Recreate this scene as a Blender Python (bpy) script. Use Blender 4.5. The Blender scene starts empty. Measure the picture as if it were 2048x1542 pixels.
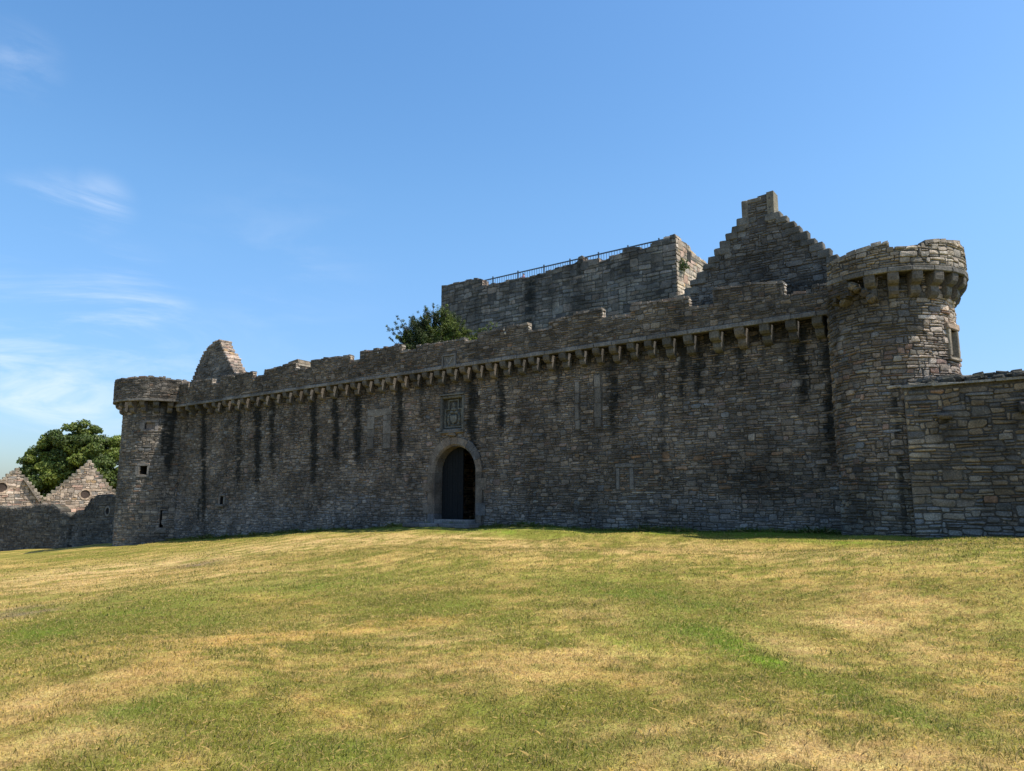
import bpy, math, random
import numpy as np
from mathutils import Vector, Matrix

# ------------------------------------------------------------------ camera, sky, sun, exposure
S = bpy.context.scene
COLL = S.collection
F, PITCH, EZ = 1460.0, math.atan(230 / 1460.0), 1.6
cam_d = bpy.data.cameras.new('camera')
cam = bpy.data.objects.new('camera', cam_d); COLL.objects.link(cam)
cam.location = (0, 0, EZ)
cam.rotation_euler = (math.pi / 2 + PITCH, 0, 0)
cam_d.sensor_width = 36; cam_d.lens = 36 * F / 2048
cam_d.clip_start = 0.1; cam_d.clip_end = 3000
S.camera = cam

SUN_AZ, SUN_EL = math.radians(108), math.radians(60)      # azimuth clockwise from +Y
sun_d = bpy.data.lights.new('sun', 'SUN'); sun = bpy.data.objects.new('sun', sun_d); COLL.objects.link(sun)
sun_d.energy = 4.9; sun_d.angle = math.radians(0.53); sun_d.color = (1.0, 0.93, 0.82)
sdir = Vector((math.sin(SUN_AZ) * math.cos(SUN_EL), math.cos(SUN_AZ) * math.cos(SUN_EL), math.sin(SUN_EL)))
sun.rotation_euler = sdir.to_track_quat('Z', 'Y').to_euler()
sun.location = sdir * 100

S.view_settings.view_transform = 'Standard'; S.view_settings.look = 'None'
S.view_settings.exposure = 0.3; S.view_settings.gamma = 1.0

def ray(px, py):
    dx = px - 1024; v = 771 - py
    return (dx, F * math.cos(PITCH) - v * math.sin(PITCH), F * math.sin(PITCH) + v * math.cos(PITCH))

W = bpy.data.worlds.new('World'); S.world = W; W.use_nodes = True
wn = W.node_tree; wn.nodes.clear()
def WN(t, **k):
    n = wn.nodes.new(t)
    for a, b in k.items(): setattr(n, a, b)
    return n
sky = WN('ShaderNodeTexSky', sky_type='NISHITA', sun_disc=False, sun_elevation=SUN_EL, sun_rotation=SUN_AZ,
         altitude=60, air_density=1.25, dust_density=1.1, ozone_density=2.0)
bg = WN('ShaderNodeBackground'); bg.inputs[1].default_value = 0.15
out = WN('ShaderNodeOutputWorld')
tc = WN('ShaderNodeTexCoord')
mapn = WN('ShaderNodeMapping'); mapn.inputs['Scale'].default_value = (2.2, 2.2, 9.0); mapn.inputs['Rotation'].default_value = (0.0, 0.22, 0.0)
wn.links.new(tc.outputs['Generated'], mapn.inputs[0])
nz = WN('ShaderNodeTexNoise'); nz.inputs['Scale'].default_value = 1.6; nz.inputs['Detail'].default_value = 9; nz.inputs['Roughness'].default_value = 0.62; nz.inputs['Distortion'].default_value = 0.9
wn.links.new(mapn.outputs[0], nz.inputs['Vector'])
cr = WN('ShaderNodeMapRange', interpolation_type='SMOOTHSTEP'); cr.inputs[1].default_value = 0.40; cr.inputs[2].default_value = 0.72
wn.links.new(nz.outputs['Fac'], cr.inputs[0])
masks = []
# wisps of cirrus: direction of the sky, spread, strength
for (px, py, sp, st) in [(60, 430, .045, .45), (120, 434, .05, .5), (195, 414, .040, .45), (230, 635, .09, .6), (140, 645, .075, .6), (290, 620, .06, .5),
                         (60, 745, .14, .55), (230, 750, .12, .40), (330, 745, .10, .25), (90, 800, .13, .60), (20, 820, .14, .5), (-60, 720, .16, .4), (35, 125, .045, .25), (560, 560, .14, .10)]:
    d = Vector(ray(px, py)).normalized()
    vd = WN('ShaderNodeVectorMath', operation='DISTANCE'); vd.inputs[1].default_value = d
    wn.links.new(tc.outputs['Generated'], vd.inputs[0])
    mr = WN('ShaderNodeMapRange', interpolation_type='SMOOTHSTEP'); mr.inputs[1].default_value = 0; mr.inputs[2].default_value = sp * 1.25
    mr.inputs[3].default_value = st; mr.inputs[4].default_value = 0
    wn.links.new(vd.outputs['Value'], mr.inputs[0]); masks.append(mr.outputs[0])
acc = masks[0]
for m in masks[1:]:
    a = WN('ShaderNodeMath', operation='MAXIMUM'); wn.links.new(acc, a.inputs[0]); wn.links.new(m, a.inputs[1]); acc = a.outputs[0]
mul = WN('ShaderNodeMath', operation='MULTIPLY'); wn.links.new(cr.outputs[0], mul.inputs[0]); wn.links.new(acc, mul.inputs[1])
mixc = WN('ShaderNodeMixRGB'); mixc.inputs[2].default_value = (5.6, 6.0, 6.6, 1)
wn.links.new(mul.outputs[0], mixc.inputs[0]); hsv = WN('ShaderNodeHueSaturation'); hsv.inputs['Saturation'].default_value = 1.27; hsv.inputs['Value'].default_value = 1.16; wn.links.new(sky.outputs[0], hsv.inputs['Color']); sxyz = WN('ShaderNodeSeparateXYZ'); wn.links.new(tc.outputs['Generated'], sxyz.inputs[0])
el = WN('ShaderNodeMapRange', interpolation_type='SMOOTHSTEP'); el.inputs[1].default_value = 0.0; el.inputs[2].default_value = 0.42; el.inputs[3].default_value = 1; el.inputs[4].default_value = 0
wn.links.new(sxyz.outputs['Z'], el.inputs[0])
tint = WN('ShaderNodeMixRGB', blend_type='MULTIPLY'); tint.inputs[2].default_value = (0.50, 0.62, 0.88, 1)
wn.links.new(el.outputs[0], tint.inputs[0]); wn.links.new(hsv.outputs[0], tint.inputs[1]); wn.links.new(tint.outputs[0], mixc.inputs[1])
wn.links.new(mixc.outputs[0], bg.inputs[0]); wn.links.new(bg.outputs[0], out.inputs[0])

# ------------------------------------------------------------------ small maths helpers
rnd = random.Random(7)
nrs = np.random.RandomState(11)

def hsh(ix, iy, seed=0):
    n = (np.asarray(ix, dtype=np.int64) * 374761393 + np.asarray(iy, dtype=np.int64) * 668265263 + seed * 974634777) & 0x7fffffff
    n = ((n ^ (n >> 13)) * 1274126177) & 0x7fffffff
    n = ((n ^ (n >> 16)) * 2246822519) & 0x7fffffff
    return (n ^ (n >> 15)) / 2147483647.0

def vnoise(x, y, seed=0):
    x = np.asarray(x, dtype=float); y = np.asarray(y, dtype=float)
    ix = np.floor(x).astype(np.int64); iy = np.floor(y).astype(np.int64)
    fx = x - ix; fy = y - iy; fx = fx * fx * (3 - 2 * fx); fy = fy * fy * (3 - 2 * fy)
    a = hsh(ix, iy, seed); b = hsh(ix + 1, iy, seed); c = hsh(ix, iy + 1, seed); d = hsh(ix + 1, iy + 1, seed)
    return a + (b - a) * fx + (c - a) * fy + (a - b - c + d) * fx * fy

def fbm(x, y, seed=0, o=4):
    t = 0; amp = 0.5; s = 0
    for k in range(o):
        t = t + amp * vnoise(np.asarray(x) * 2 ** k, np.asarray(y) * 2 ** k, seed + k); s += amp; amp *= 0.5
    return t / s

class Frame:
    """vertical plane: s runs along u, off is towards the viewer along n"""
    def __init__(self, p, u, n): self.p = p; self.u = u; self.n = n
    def pt(self, s, off, z): return (self.p[0] + s * self.u[0] + off * self.n[0], self.p[1] + s * self.u[1] + off * self.n[1], z)
    def hit(self, px, py, off=0):
        r = ray(px, py); c = self.p[0] * self.n[0] + self.p[1] * self.n[1] + off
        t = c / (r[0] * self.n[0] + r[1] * self.n[1])
        x, y, z = r[0] * t, r[1] * t, r[2] * t + EZ
        return ((x - self.p[0]) * self.u[0] + (y - self.p[1]) * self.u[1], z)

r0 = ray(908, 1045); k0 = 35 / r0[1]
MAIN = Frame((r0[0] * k0, 35.0), (0.8005, -0.5994), (-0.5994, -0.8005))
UANG = math.atan2(MAIN.u[1], MAIN.u[0])

class Drum:
    """cylinder; s = arc length measured to the right from the direction facing the camera"""
    def __init__(self, s_c, R, off_c=0):
        x, y, _ = MAIN.pt(s_c, off_c, 0); self.c = (x, y); self.R = R
        self.a0 = math.atan2(-y, -x)
    def pt(self, s, off, z):
        a = self.a0 + s / self.R; r = self.R + off
        return (self.c[0] + r * math.cos(a), self.c[1] + r * math.sin(a), z)

# ------------------------------------------------------------------ mesh builder
class MB:
    def __init__(self): self.v = []; self.f = []; self.m = []; self.c = []; self.st = []
    def add(self, vs, fs, col=(.2, .2, .2), mi=0, st=0.0):
        b = len(self.v); self.v.extend(vs)
        for f in fs: self.f.append(tuple(i + b for i in f)); self.m.append(mi)
        n = len(vs)
        self.c.extend([col] * n if not isinstance(col, list) else col)
        self.st.extend([st] * n if not isinstance(st, list) else st)
    def hexa(self, p8, col=(.2, .2, .2), mi=0, st=0.0):
        """8 corners: 0-3 one ring, 4-7 the opposite ring"""
        self.add(p8, [(3, 2, 1, 0), (4, 5, 6, 7), (0, 1, 5, 4), (1, 2, 6, 5), (2, 3, 7, 6), (3, 0, 4, 7)], col, mi, st)
    def box(self, fr, s0, s1, o0, o1, z0, z1, col=(.2, .2, .2), mi=0, st=0.0, j=0.0, z1b=None):
        if z1b is None: z1b = z1
        q = lambda: rnd.uniform(-j, j) if j else 0
        P = lambda s, o, z: fr.pt(s + q(), o + q(), z + q())
        self.hexa([P(s0, o0, z0), P(s1, o0, z0), P(s1, o1, z0), P(s0, o1, z0), P(s0, o0, z1), P(s1, o0, z1b), P(s1, o1, z1b), P(s0, o1, z1)], col, mi, st)
    def stone(self, fr, s0, s1, o0, o1, z0, z1, col, j=.015, bev=.03, mi=0, st=0.0):
        """rough block, chamfered towards the viewer and rounded corners"""
        w = s1 - s0; h = z1 - z0; b = min(bev, w * .3, h * .3)
        q = lambda: rnd.uniform(-j, j)
        out_ = [(s0, z0 + b), (s0 + b, z0), (s1 - b, z0), (s1, z0 + b), (s1, z1 - b), (s1 - b, z1), (s0 + b, z1), (s0, z1 - b)]
        out_ = [(a + q(), c + q()) for a, c in out_]
        cs, cz = (s0 + s1) / 2, (z0 + z1) / 2
        ring = lambda k, o, jj: [fr.pt(cs + (a - cs) * k[0], o + rnd.uniform(-jj, jj), cz + (c - cz) * k[1]) for a, c in out_]
        k2 = (max(.3, 1 - 2 * b / w), max(.3, 1 - 2 * b / h))
        vs = ring((1, 1), o0, 0) + ring((1, 1), o1 - b, j) + ring(k2, o1, j * .6)
        fs = [tuple(range(7, -1, -1)), tuple(range(16, 24))]
        for k in range(8):
            n = (k + 1) % 8
            fs += [(k, n, n + 8, k + 8), (k + 8, n + 8, n + 16, k + 16)]
        self.add(vs, fs, col, mi, st)
    def build(self, name, mats, parent=None, loc=None, smooth=False):
        me = bpy.data.meshes.new(name)
        if loc is None: loc = tuple(parent['_w']) if parent else (0, 0, 0)
        V = np.array(self.v, dtype=float).reshape(-1, 3) - np.array(loc)
        me.from_pydata(V.tolist(), [], self.f)
        mats = mats if isinstance(mats, (list, tuple)) else [mats]
        for m in mats: me.materials.append(m)
        me.polygons.foreach_set('material_index', np.array(self.m, dtype=np.int32))
        ca = me.attributes.new('tint', 'FLOAT_COLOR', 'POINT')
        C = np.ones((len(self.v), 4)); C[:, :3] = np.array(self.c, dtype=float).reshape(-1, 3)
        ca.data.foreach_set('color', C.ravel())
        sa = me.attributes.new('stain', 'FLOAT', 'POINT'); sa.data.foreach_set('value', np.array(self.st, dtype=float))
        if smooth: me.polygons.foreach_set('use_smooth', [True] * len(me.polygons))
        me.update()
        o = bpy.data.objects.new(name, me); COLL.objects.link(o)
        if parent: o.parent = parent; o.location = Vector(loc) - Vector(tuple(parent['_w']))
        else: o.location = loc
        o['_w'] = list(loc)
        return o

def thing(name, label, cat, loc, group=None):
    o = bpy.data.objects.new(name, None); COLL.objects.link(o); o.location = loc
    o['_w'] = list(loc); o['label'] = label; o['category'] = cat
    o.empty_display_size = 0.3
    if group: o['group'] = group
    return o
def tag(o, label, cat, group=None):
    o['label'] = label; o['category'] = cat
    if group: o['group'] = group
    return o

# ------------------------------------------------------------------ materials
def mat(name):
    m = bpy.data.materials.new(name); m.use_nodes = True; nt = m.node_tree; nt.nodes.clear()
    o = nt.nodes.new('ShaderNodeOutputMaterial'); b = nt.nodes.new('ShaderNodeBsdfPrincipled')
    nt.links.new(b.outputs[0], o.inputs[0]); b.inputs['Roughness'].default_value = .9
    b.inputs['Specular IOR Level'].default_value = .25
    return m, nt, b
def N(nt, t, **k):
    n = nt.nodes.new(t)
    for a, b in k.items(): setattr(n, a, b)
    return n
def noise(nt, scale, detail=5, rough=.6, dist=0, co=None, vec=None):
    n = N(nt, 'ShaderNodeTexNoise'); n.inputs['Scale'].default_value = scale; n.inputs['Detail'].default_value = detail
    n.inputs['Roughness'].default_value = rough; n.inputs['Distortion'].default_value = dist
    if vec is None:
        co = N(nt, 'ShaderNodeNewGeometry'); vec = co.outputs['Position']
    nt.links.new(vec, n.inputs['Vector']); return n
def ramp(nt, src, a, b, lo=0, hi=1):
    r = N(nt, 'ShaderNodeMapRange', interpolation_type='SMOOTHSTEP'); r.inputs[1].default_value = a; r.inputs[2].default_value = b
    r.inputs[3].default_value = lo; r.inputs[4].default_value = hi; nt.links.new(src, r.inputs[0]); return r.outputs[0]
def mixc_(nt, fac, a, b, mode='MIX'):
    m = N(nt, 'ShaderNodeMixRGB', blend_type=mode)
    for i, x in ((0, fac), (1, a), (2, b)):
        if isinstance(x, (int, float)): m.inputs[i].default_value = x
        elif isinstance(x, tuple): m.inputs[i].default_value = x if len(x) == 4 else (*x, 1)
        else: nt.links.new(x, m.inputs[i])
    return m.outputs[0]

def stone_mat(name, lichen=.25, bump=.5, moss=.0, grain=26):
    m, nt, b = mat(name)
    at = N(nt, 'ShaderNodeAttribute', attribute_name='tint'); sa = N(nt, 'ShaderNodeAttribute', attribute_name='stain')
    n1 = noise(nt, grain, 6, .65); n2 = noise(nt, 3.2, 5, .6); n3 = noise(nt, 90, 3, .6); n4 = noise(nt, .55, 4, .6)
    v = ramp(nt, n1.outputs['Fac'], .25, .78, .52, 1.42)
    c = mixc_(nt, 1.0, at.outputs['Color'], v, 'MULTIPLY')
    v2 = ramp(nt, n2.outputs['Fac'], .3, .7, .78, 1.2); c = mixc_(nt, 1.0, c, v2, 'MULTIPLY')
    v4 = ramp(nt, n4.outputs['Fac'], .32, .68, .66, 1.30); c = mixc_(nt, 1.0, c, v4, 'MULTIPLY')
    # lichen / weather crust
    l1 = noise(nt, 9, 6, .7, .4); lf = ramp(nt, l1.outputs['Fac'], .56, .72, 0, lichen)
    c = mixc_(nt, lf, c, (.052, .052, .044))
    l2 = noise(nt, 14, 5, .7, .2); lf2 = ramp(nt, l2.outputs['Fac'], .62, .74, 0, .35)
    c = mixc_(nt, lf2, c, (.34, .33, .28))
    # streaks of run-off: the stain attribute broken up by noise
    ns = noise(nt, 5, 6, .75, .6); add = N(nt, 'ShaderNodeMath', operation='MULTIPLY_ADD'); add.inputs[1].default_value = 1.25; 
    nt.links.new(sa.outputs['Fac'], add.inputs[0]); sub = N(nt, 'ShaderNodeMath', operation='SUBTRACT'); sub.inputs[1].default_value = .60
    nt.links.new(ns.outputs['Fac'], sub.inputs[0]); nt.links.new(sub.outputs[0], add.inputs[2])
    sf = ramp(nt, add.outputs[0], .05, 1.0, 0, .92)
    c = mixc_(nt, sf, c, (.012, .014, .013))
    if moss:
        mz = N(nt, 'ShaderNodeNewGeometry'); sx = N(nt, 'ShaderNodeSeparateXYZ'); nt.links.new(mz.outputs['Normal'], sx.inputs[0])
        mf = ramp(nt, sx.outputs['Z'], .35, .9, 0, moss); c = mixc_(nt, mf, c, (.05, .055, .02))
    nt.links.new(c, b.inputs['Base Color'])
    h = N(nt, 'ShaderNodeMath', operation='ADD'); nt.links.new(n1.outputs['Fac'], h.inputs[0])
    h2 = N(nt, 'ShaderNodeMath', operation='MULTIPLY'); h2.inputs[1].default_value = .35; nt.links.new(n3.outputs['Fac'], h2.inputs[0]); nt.links.new(h2.outputs[0], h.inputs[1])
    bp = N(nt, 'ShaderNodeBump'); bp.inputs['Strength'].default_value = bump; bp.inputs['Distance'].default_value = .035
    nt.links.new(h.outputs[0], bp.inputs['Height']); nt.links.new(bp.outputs[0], b.inputs['Normal'])
    b.inputs['Roughness'].default_value = .95
    return m
M_STONE = stone_mat('rubble_stone', .45, .8)
M_MORTAR = stone_mat('recessed_mortar', .3, .8, grain=14)
M_DRESS = stone_mat('dressed_sandstone', .2, .35, grain=18)
M_TOP = stone_mat('weathered_stone_top', .5, .7, moss=.35)
STM = [M_STONE, M_MORTAR, M_DRESS, M_TOP]
MORT = (.088, .078, .067)

def plain(name, col, rough=.7, metal=0.0, var=.15, sc=8):
    m, nt, b = mat(name); n = noise(nt, sc, 4, .6)
    f = ramp(nt, n.outputs['Fac'], .3, .7, 1 - var, 1 + var); c = mixc_(nt, 1.0, (*col, 1), f, 'MULTIPLY')
    nt.links.new(c, b.inputs['Base Color']); b.inputs['Roughness'].default_value = rough; b.inputs['Metallic'].default_value = metal
    return m

# palettes: (weight, rgb)
PAL_MAIN = [(6, (.195, .163, .134)), (5, (.172, .147, .123)), (3, (.148, .132, .116)), (2, (.235, .195, .156)), (.8, (.21, .158, .132)), (.3, (.215, .162, .11)), (1.0, (.125, .115, .105)), (.8, (.17, .168, .165)), (.4, (.27, .24, .205))]
PAL_TOP = [(5, (.165, .142, .118)), (4, (.135, .12, .10)), (2, (.20, .17, .135)), (2, (.10, .092, .08)), (.6, (.19, .135, .10))]
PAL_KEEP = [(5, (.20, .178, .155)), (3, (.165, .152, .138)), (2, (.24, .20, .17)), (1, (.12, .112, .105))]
PAL_WARM = [(5, (.50, .40, .315)), (3, (.44, .36, .29)), (2, (.56, .45, .35)), (1.5, (.48, .33, .26)), (.8, (.48, .34, .20)), (1, (.28, .25, .22))]  # bright set; on sunlit faces part of the sun is in the colour
PAL_LIT = [(3, (.50, .43, .34)), (2, (.42, .35, .28)), (1, (.58, .50, .40))]  # merlon ends facing the sun: sunlight put into paler stones
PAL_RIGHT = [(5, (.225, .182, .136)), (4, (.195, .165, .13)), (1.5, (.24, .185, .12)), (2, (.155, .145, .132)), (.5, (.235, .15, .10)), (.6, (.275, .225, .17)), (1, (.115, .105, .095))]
def tone(c, a, b):
    k = rnd.uniform(a, b); return (c[0] * k, c[1] * k, c[2] * k)
def pick(pal):
    t = rnd.random() * sum(p[0] for p in pal)
    for w, c in pal:
        t -= w
        if t <= 0: break
    k = rnd.uniform(.68, 1.28); h = rnd.uniform(-.03, .06)
    return (c[0] * k * (1 + h), c[1] * k, c[2] * k * (1 - h))

SIZES = [((2, 1), 6), ((3, 1), 6), ((4, 1), 4), ((5, 1), 1.4), ((6, 1), .4), ((2, 2), 2.6), ((3, 2), 2.4), ((4, 2), 1.1), ((5, 2), .4), ((1, 1), 5), ((4, 3), .22), ((3, 3), .18), ((1, 2), 1.0)]
SIZES_BIG = [((3, 1), 4), ((4, 1), 4), ((5, 1), 3), ((6, 1), 1.5), ((3, 2), 2.5), ((4, 2), 2.2), ((5, 2), 1.6), ((6, 2), .9), ((2, 2), 1.5), ((2, 1), 3), ((4, 3), .4), ((1, 1), 2.5), ((1, 2), .8)]
SIZES_ASH = [((2, 1), 5), ((3, 1), 4), ((1, 1), 3), ((2, 2), .6)]

def masonry(mb, fr, s0, s1, z0, z1, cs=.105, cz=.095, inside=None, sizes=SIZES, pal=PAL_MAIN, relief=(.015, .06), stain=None, off=0.0, seed=1,
            joint=.006, warp=.05, mi=0, palf=None, tilt=.016, cj=.34):
    nx = max(1, int(round((s1 - s0) / cs))); nzz = max(1, int(round((z1 - z0) / cz)))
    cs = (s1 - s0) / nx; cz = (z1 - z0) / nzz
    occ = np.zeros((nx, nzz), bool)
    gi, gj = np.meshgrid(np.arange(nx + 1), np.arange(nzz + 1), indexing='ij')
    rowj = (hsh(np.arange(nzz + 1), np.full(nzz + 1, 3), seed) - .5) * cz * .45
    gs = s0 + gi * cs + (hsh(gi, gj, seed) - .5) * cs * cj * 2 * ((gi > 0) & (gi < nx))
    base_s = s0 + gi * cs
    gz = z0 + gj * cz + ((hsh(gi, gj, seed + 5) - .5) * cz * cj * 1.2 + rowj[None, :] + (fbm(base_s * .35, gj * .11, seed + 9, 3) - .5) * 2 * warp + (vnoise(base_s * 1.5, gj * .3, seed + 3) - .5) * warp * .9 + (vnoise(base_s * 4.1, gj * .5, seed + 13) - .5) * cz * .5) * ((gj > 0) & (gj < nzz))
    ins = np.ones((nx, nzz), bool)
    if inside:
        for i in range(nx):
            for j in range(nzz):
                ins[i, j] = inside(s0 + (i + .5) * cs, z0 + (j + .5) * cz)
    occ |= ~ins
    tot = sum(w for _, w in sizes)
    for j in range(nzz):
        for i in range(nx):
            if occ[i, j]: continue
            for _try in range(5):
                t = rnd.random() * tot
                for (w, h), wt in sizes:
                    t -= wt
                    if t <= 0: break
                if _try == 4: w = h = 1
                if i + w <= nx and j + h <= nzz and not occ[i:i + w, j:j + h].any(): break
            else: w = h = 1
            occ[i:i + w, j:j + h] = True
            c4 = [(gs[i, j], gz[i, j]), (gs[i + w, j], gz[i + w, j]), (gs[i + w, j + h], gz[i + w, j + h]), (gs[i, j + h], gz[i, j + h])]
            # chamfered-corner outline
            pts = []
            sw = (c4[1][0] - c4[0][0]); sh = (c4[3][1] - c4[0][1])
            mx = sum(p[0] for p in c4) / 4; mz = sum(p[1] for p in c4) / 4
            g = joint * rnd.uniform(.7, 1.8)
            for k in range(4):
                a = c4[k]; pv = c4[k - 1]; nxp = c4[(k + 1) % 4]
                q1 = rnd.uniform(.05, .42); q2 = rnd.uniform(.05, .34)
                if k % 2 == 0: f1, f2 = (q1 * .9, q2 * .7)
                else: f1, f2 = (q2 * .7, q1 * .9)
                L1 = math.hypot(pv[0] - a[0], pv[1] - a[1]); L2 = math.hypot(nxp[0] - a[0], nxp[1] - a[1])
                lim = rnd.uniform(.03, .11); f1 = min(f1, lim / max(L1, .01) + .02); f2 = min(f2, lim / max(L2, .01) + .02)
                pts.append((a[0] + (pv[0] - a[0]) * f1, a[1] + (pv[1] - a[1]) * f1)); pts.append((a[0] + (nxp[0] - a[0]) * f2, a[1] + (nxp[1] - a[1]) * f2))
            hh = rnd.uniform(*relief) * .72; hh *= .75 + .5 * rnd.random() if w * h > 2 else 1
            ts = rnd.uniform(-tilt, tilt) / max(.1, sw / 2); tz = rnd.uniform(-tilt, tilt) / max(.08, sh / 2)
            ka = max(.2, 1 - 2 * g / max(sw, .03)); kb = max(.2, 1 - 2 * g / max(sh, .03))
            bv = rnd.uniform(.008, .022)
            k2a = max(.15, ka - 2 * bv / max(sw, .05)); k2b = max(.15, kb - 2 * bv / max(sh, .05))
            ringA = [(mx + (p[0] - mx) * ka, mz + (p[1] - mz) * kb) for p in pts]
            jj = .010 + .03 * min(sw, sh); ringA = [(p[0] + rnd.uniform(-.006, .006), p[1] + rnd.uniform(-.006, .006)) for p in ringA]
            ringB = [(mx + (p[0] - mx) * k2a + rnd.uniform(-jj, jj) * .6, mz + (p[1] - mz) * k2b + rnd.uniform(-jj, jj) * .5) for p in pts]
            va = [fr.pt(p[0], off - .005, p[1]) for p in ringA]
            vb = [fr.pt(p[0], off + hh + ts * (p[0] - mx) + tz * (p[1] - mz) + rnd.uniform(-.004, .004), p[1]) for p in ringB]
            vs = va + vb + [fr.pt(mx, off + hh + rnd.uniform(0, .014), mz)]
            fs = [(k, (k + 1) % 8, (k + 1) % 8 + 8, k + 8) for k in range(8)] + [(k + 8, (k + 1) % 8 + 8, 16) for k in range(8)]
            p_ = palf(mx, mz) if palf else pal
            col = pick(p_)
            if stain:
                kk = rnd.uniform(.6, 1.25); st = [kk * stain(p[0], p[1]) for p in ringA] + [kk * stain(p[0], p[1]) for p in ringB] + [kk * stain(mx, mz)]
            else: st = 0.0
            mb.add(vs, fs, col, mi, st)

def surf(mb, fr, Sb, Zb, holes=(), off=0.0, mi=1, col=MORT, stain=None, topf=None):
    """backing sheet with rectangular holes; breakpoints are refined to the holes' edges"""
    Sb = sorted(set([round(x, 4) for x in Sb] + [round(h[i], 4) for h in holes for i in (0, 1)]))
    Zb = sorted(set([round(x, 4) for x in Zb] + [round(h[i], 4) for h in holes for i in (2, 3)]))
    for a, b in zip(Sb[:-1], Sb[1:]):
        for c, d in zip(Zb[:-1], Zb[1:]):
            ms, mz = (a + b) / 2, (c + d) / 2
            if any(h[0] < ms < h[1] and h[2] < mz < h[3] for h in holes): continue
            pts = [(a, c), (b, c), (b, d), (a, d)]
            mb.add([fr.pt(s, off, z) for s, z in pts], [(0, 1, 2, 3)], col, mi, [stain(s, z) for s, z in pts] if stain else 0.0)
def reveal(mb, fr, h, depth, off=0.0, col=MORT, mi=1, back=True, lip=.03):
    a, b, c, d = h; o1 = off + lip; o0 = off - depth
    V = [fr.pt(a, o1, c), fr.pt(b, o1, c), fr.pt(b, o1, d), fr.pt(a, o1, d), fr.pt(a, o0, c), fr.pt(b, o0, c), fr.pt(b, o0, d), fr.pt(a, o0, d)]
    fs = [(0, 1, 5, 4), (1, 2, 6, 5), (2, 3, 7, 6), (3, 0, 4, 7)]
    if back: fs.append((4, 5, 6, 7))
    mb.add(V, fs, col, mi)

def walkseg(mb, fr, segs, o0, o1, zb, mi=1, col=MORT):
    """solid wall from segments (sa, sb, za, zb_)"""
    for sa, sb, za, zb_ in segs:
        mb.box(fr, sa, sb, o0, o1, zb, za, col, mi, z1b=zb_)
def topfun(segs):
    def f(s):
        for sa, sb, za, zb_ in segs:
            if sa <= s <= sb: return za + (zb_ - za) * (s - sa) / max(1e-6, sb - sa)
        return -1e9
    return f
def caps(mb, fr, segs, o0, o1, pal, hmin=.05, hmax=.13, lmin=.18, lmax=.5, mi=0, over=.03, skip=.08):
    """irregular cap stones laid along the top"""
    for sa, sb, za, zb_ in segs:
        s = sa
        while s < sb - .02:
            l = min(rnd.uniform(lmin, lmax), sb - s)
            if sb - s - l < .1: l = sb - s
            t = lambda q: za + (zb_ - za) * (q - sa) / max(1e-6, sb - sa)
            if rnd.random() > skip:
                h = rnd.uniform(hmin, hmax); zm0 = t(s); zm1 = t(s + l)
                n = 1 if (o1 - o0) < .5 else 2
                ds = rnd.uniform(-.008, .008)
                for q in range(n):
                    a = o0 - over + (o1 - o0 + 2 * over) * q / n; b = o0 - over + (o1 - o0 + 2 * over) * (q + 1) / n
                    P = lambda ss, oo, zz: fr.pt(ss + rnd.uniform(-.012, .012), oo + rnd.uniform(-.012, .012), zz + rnd.uniform(-.015, .015))
                    e = .02
                    mb.hexa([P(s + .006, a, zm0 - .04), P(s + l - .006, a, zm1 - .04), P(s + l - .006, b, zm1 - .04), P(s + .006, b, zm0 - .04),
                             P(s + e, a + e, zm0 + h), P(s + l - e, a + e, zm1 + h), P(s + l - e, b - e, zm1 + h), P(s + e, b - e, zm0 + h)], pick(pal), mi)
            s += l
def endface(mb, fr, s, o0, o1, z0, z1, sign=1, pal=PAL_TOP, seed=5, cs=.11, cz=.1):
    """masonry on the end of a wall (plane across the wall)"""
    class E:
        def pt(self_, a, off, z): return fr.pt(s + sign * off, (o1 - a) if sign > 0 else (o0 + a), z)
    masonry(mb, E(), 0, o1 - o0, z0, z1, cs, cz, sizes=[((1, 1), 3), ((2, 1), 4), ((3, 1), 2)], pal=pal, seed=seed, off=.003)

# ------------------------------------------------------------------ ground
CTRL = [(0, 0, 0), (0, 5, 0.0), (-4, 6, -.06), (4, 6, .0), (-8, 12, -.35), (0, 13, .14), (6, 12, .22), (9.6, 14.2, .76), (15, 15.5, .80), (13, 9, .3), (-14, 22, -.80), (-6, 22, -.05), (2, 22, .34), (7.2, 20.5, .26), (4, 26.5, .42),
        (-20, 8, -.6), (20, 5, .4), (-30, 25, -1.6), (-28, 40, -1.75), (-26, 46, -1.42), (-37, 53, -2.2), (-45, 58, -2.7), (0, -15, -.3), (-20, -15, -.8), (25, -10, .3),
        (-10, 34, -.15), (-17, 40, -.75), (0, 30, .40), (30, 20, .7), (40, 60, .5), (0, 70, .3), (-30, 80, -1), (-80, 80, -4), (80, 0, .5), (-80, 0, -3), (0, -80, -1), (60, 120, 0), (-60, 140, -3), (0, 160, -1)]
for s_, z_ in [(-24.75, -.98), (-18.9, -.66), (-11.5, -.13), (-7.3, .12), (-1.9, .40), (2.7, .48), (8, .46), (12, .46), (14, .50), (15.5, .53), (17, .60), (18.5, .62), (22, .60)]:
    x, y, _ = MAIN.pt(s_, 0.05, 0); CTRL.append((x, y, z_))
CP = np.array(CTRL)
def _tps(r2): return np.where(r2 > 1e-9, .5 * r2 * np.log(np.maximum(r2, 1e-9)), 0)
_n = len(CP); _K = _tps(((CP[:, None, :2] - CP[None, :, :2]) ** 2).sum(-1)) + np.eye(_n) * 2.0
_P = np.hstack([np.ones((_n, 1)), CP[:, :2]])
_A = np.zeros((_n + 3, _n + 3)); _A[:_n, :_n] = _K; _A[:_n, _n:] = _P; _A[_n:, :_n] = _P.T
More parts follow.
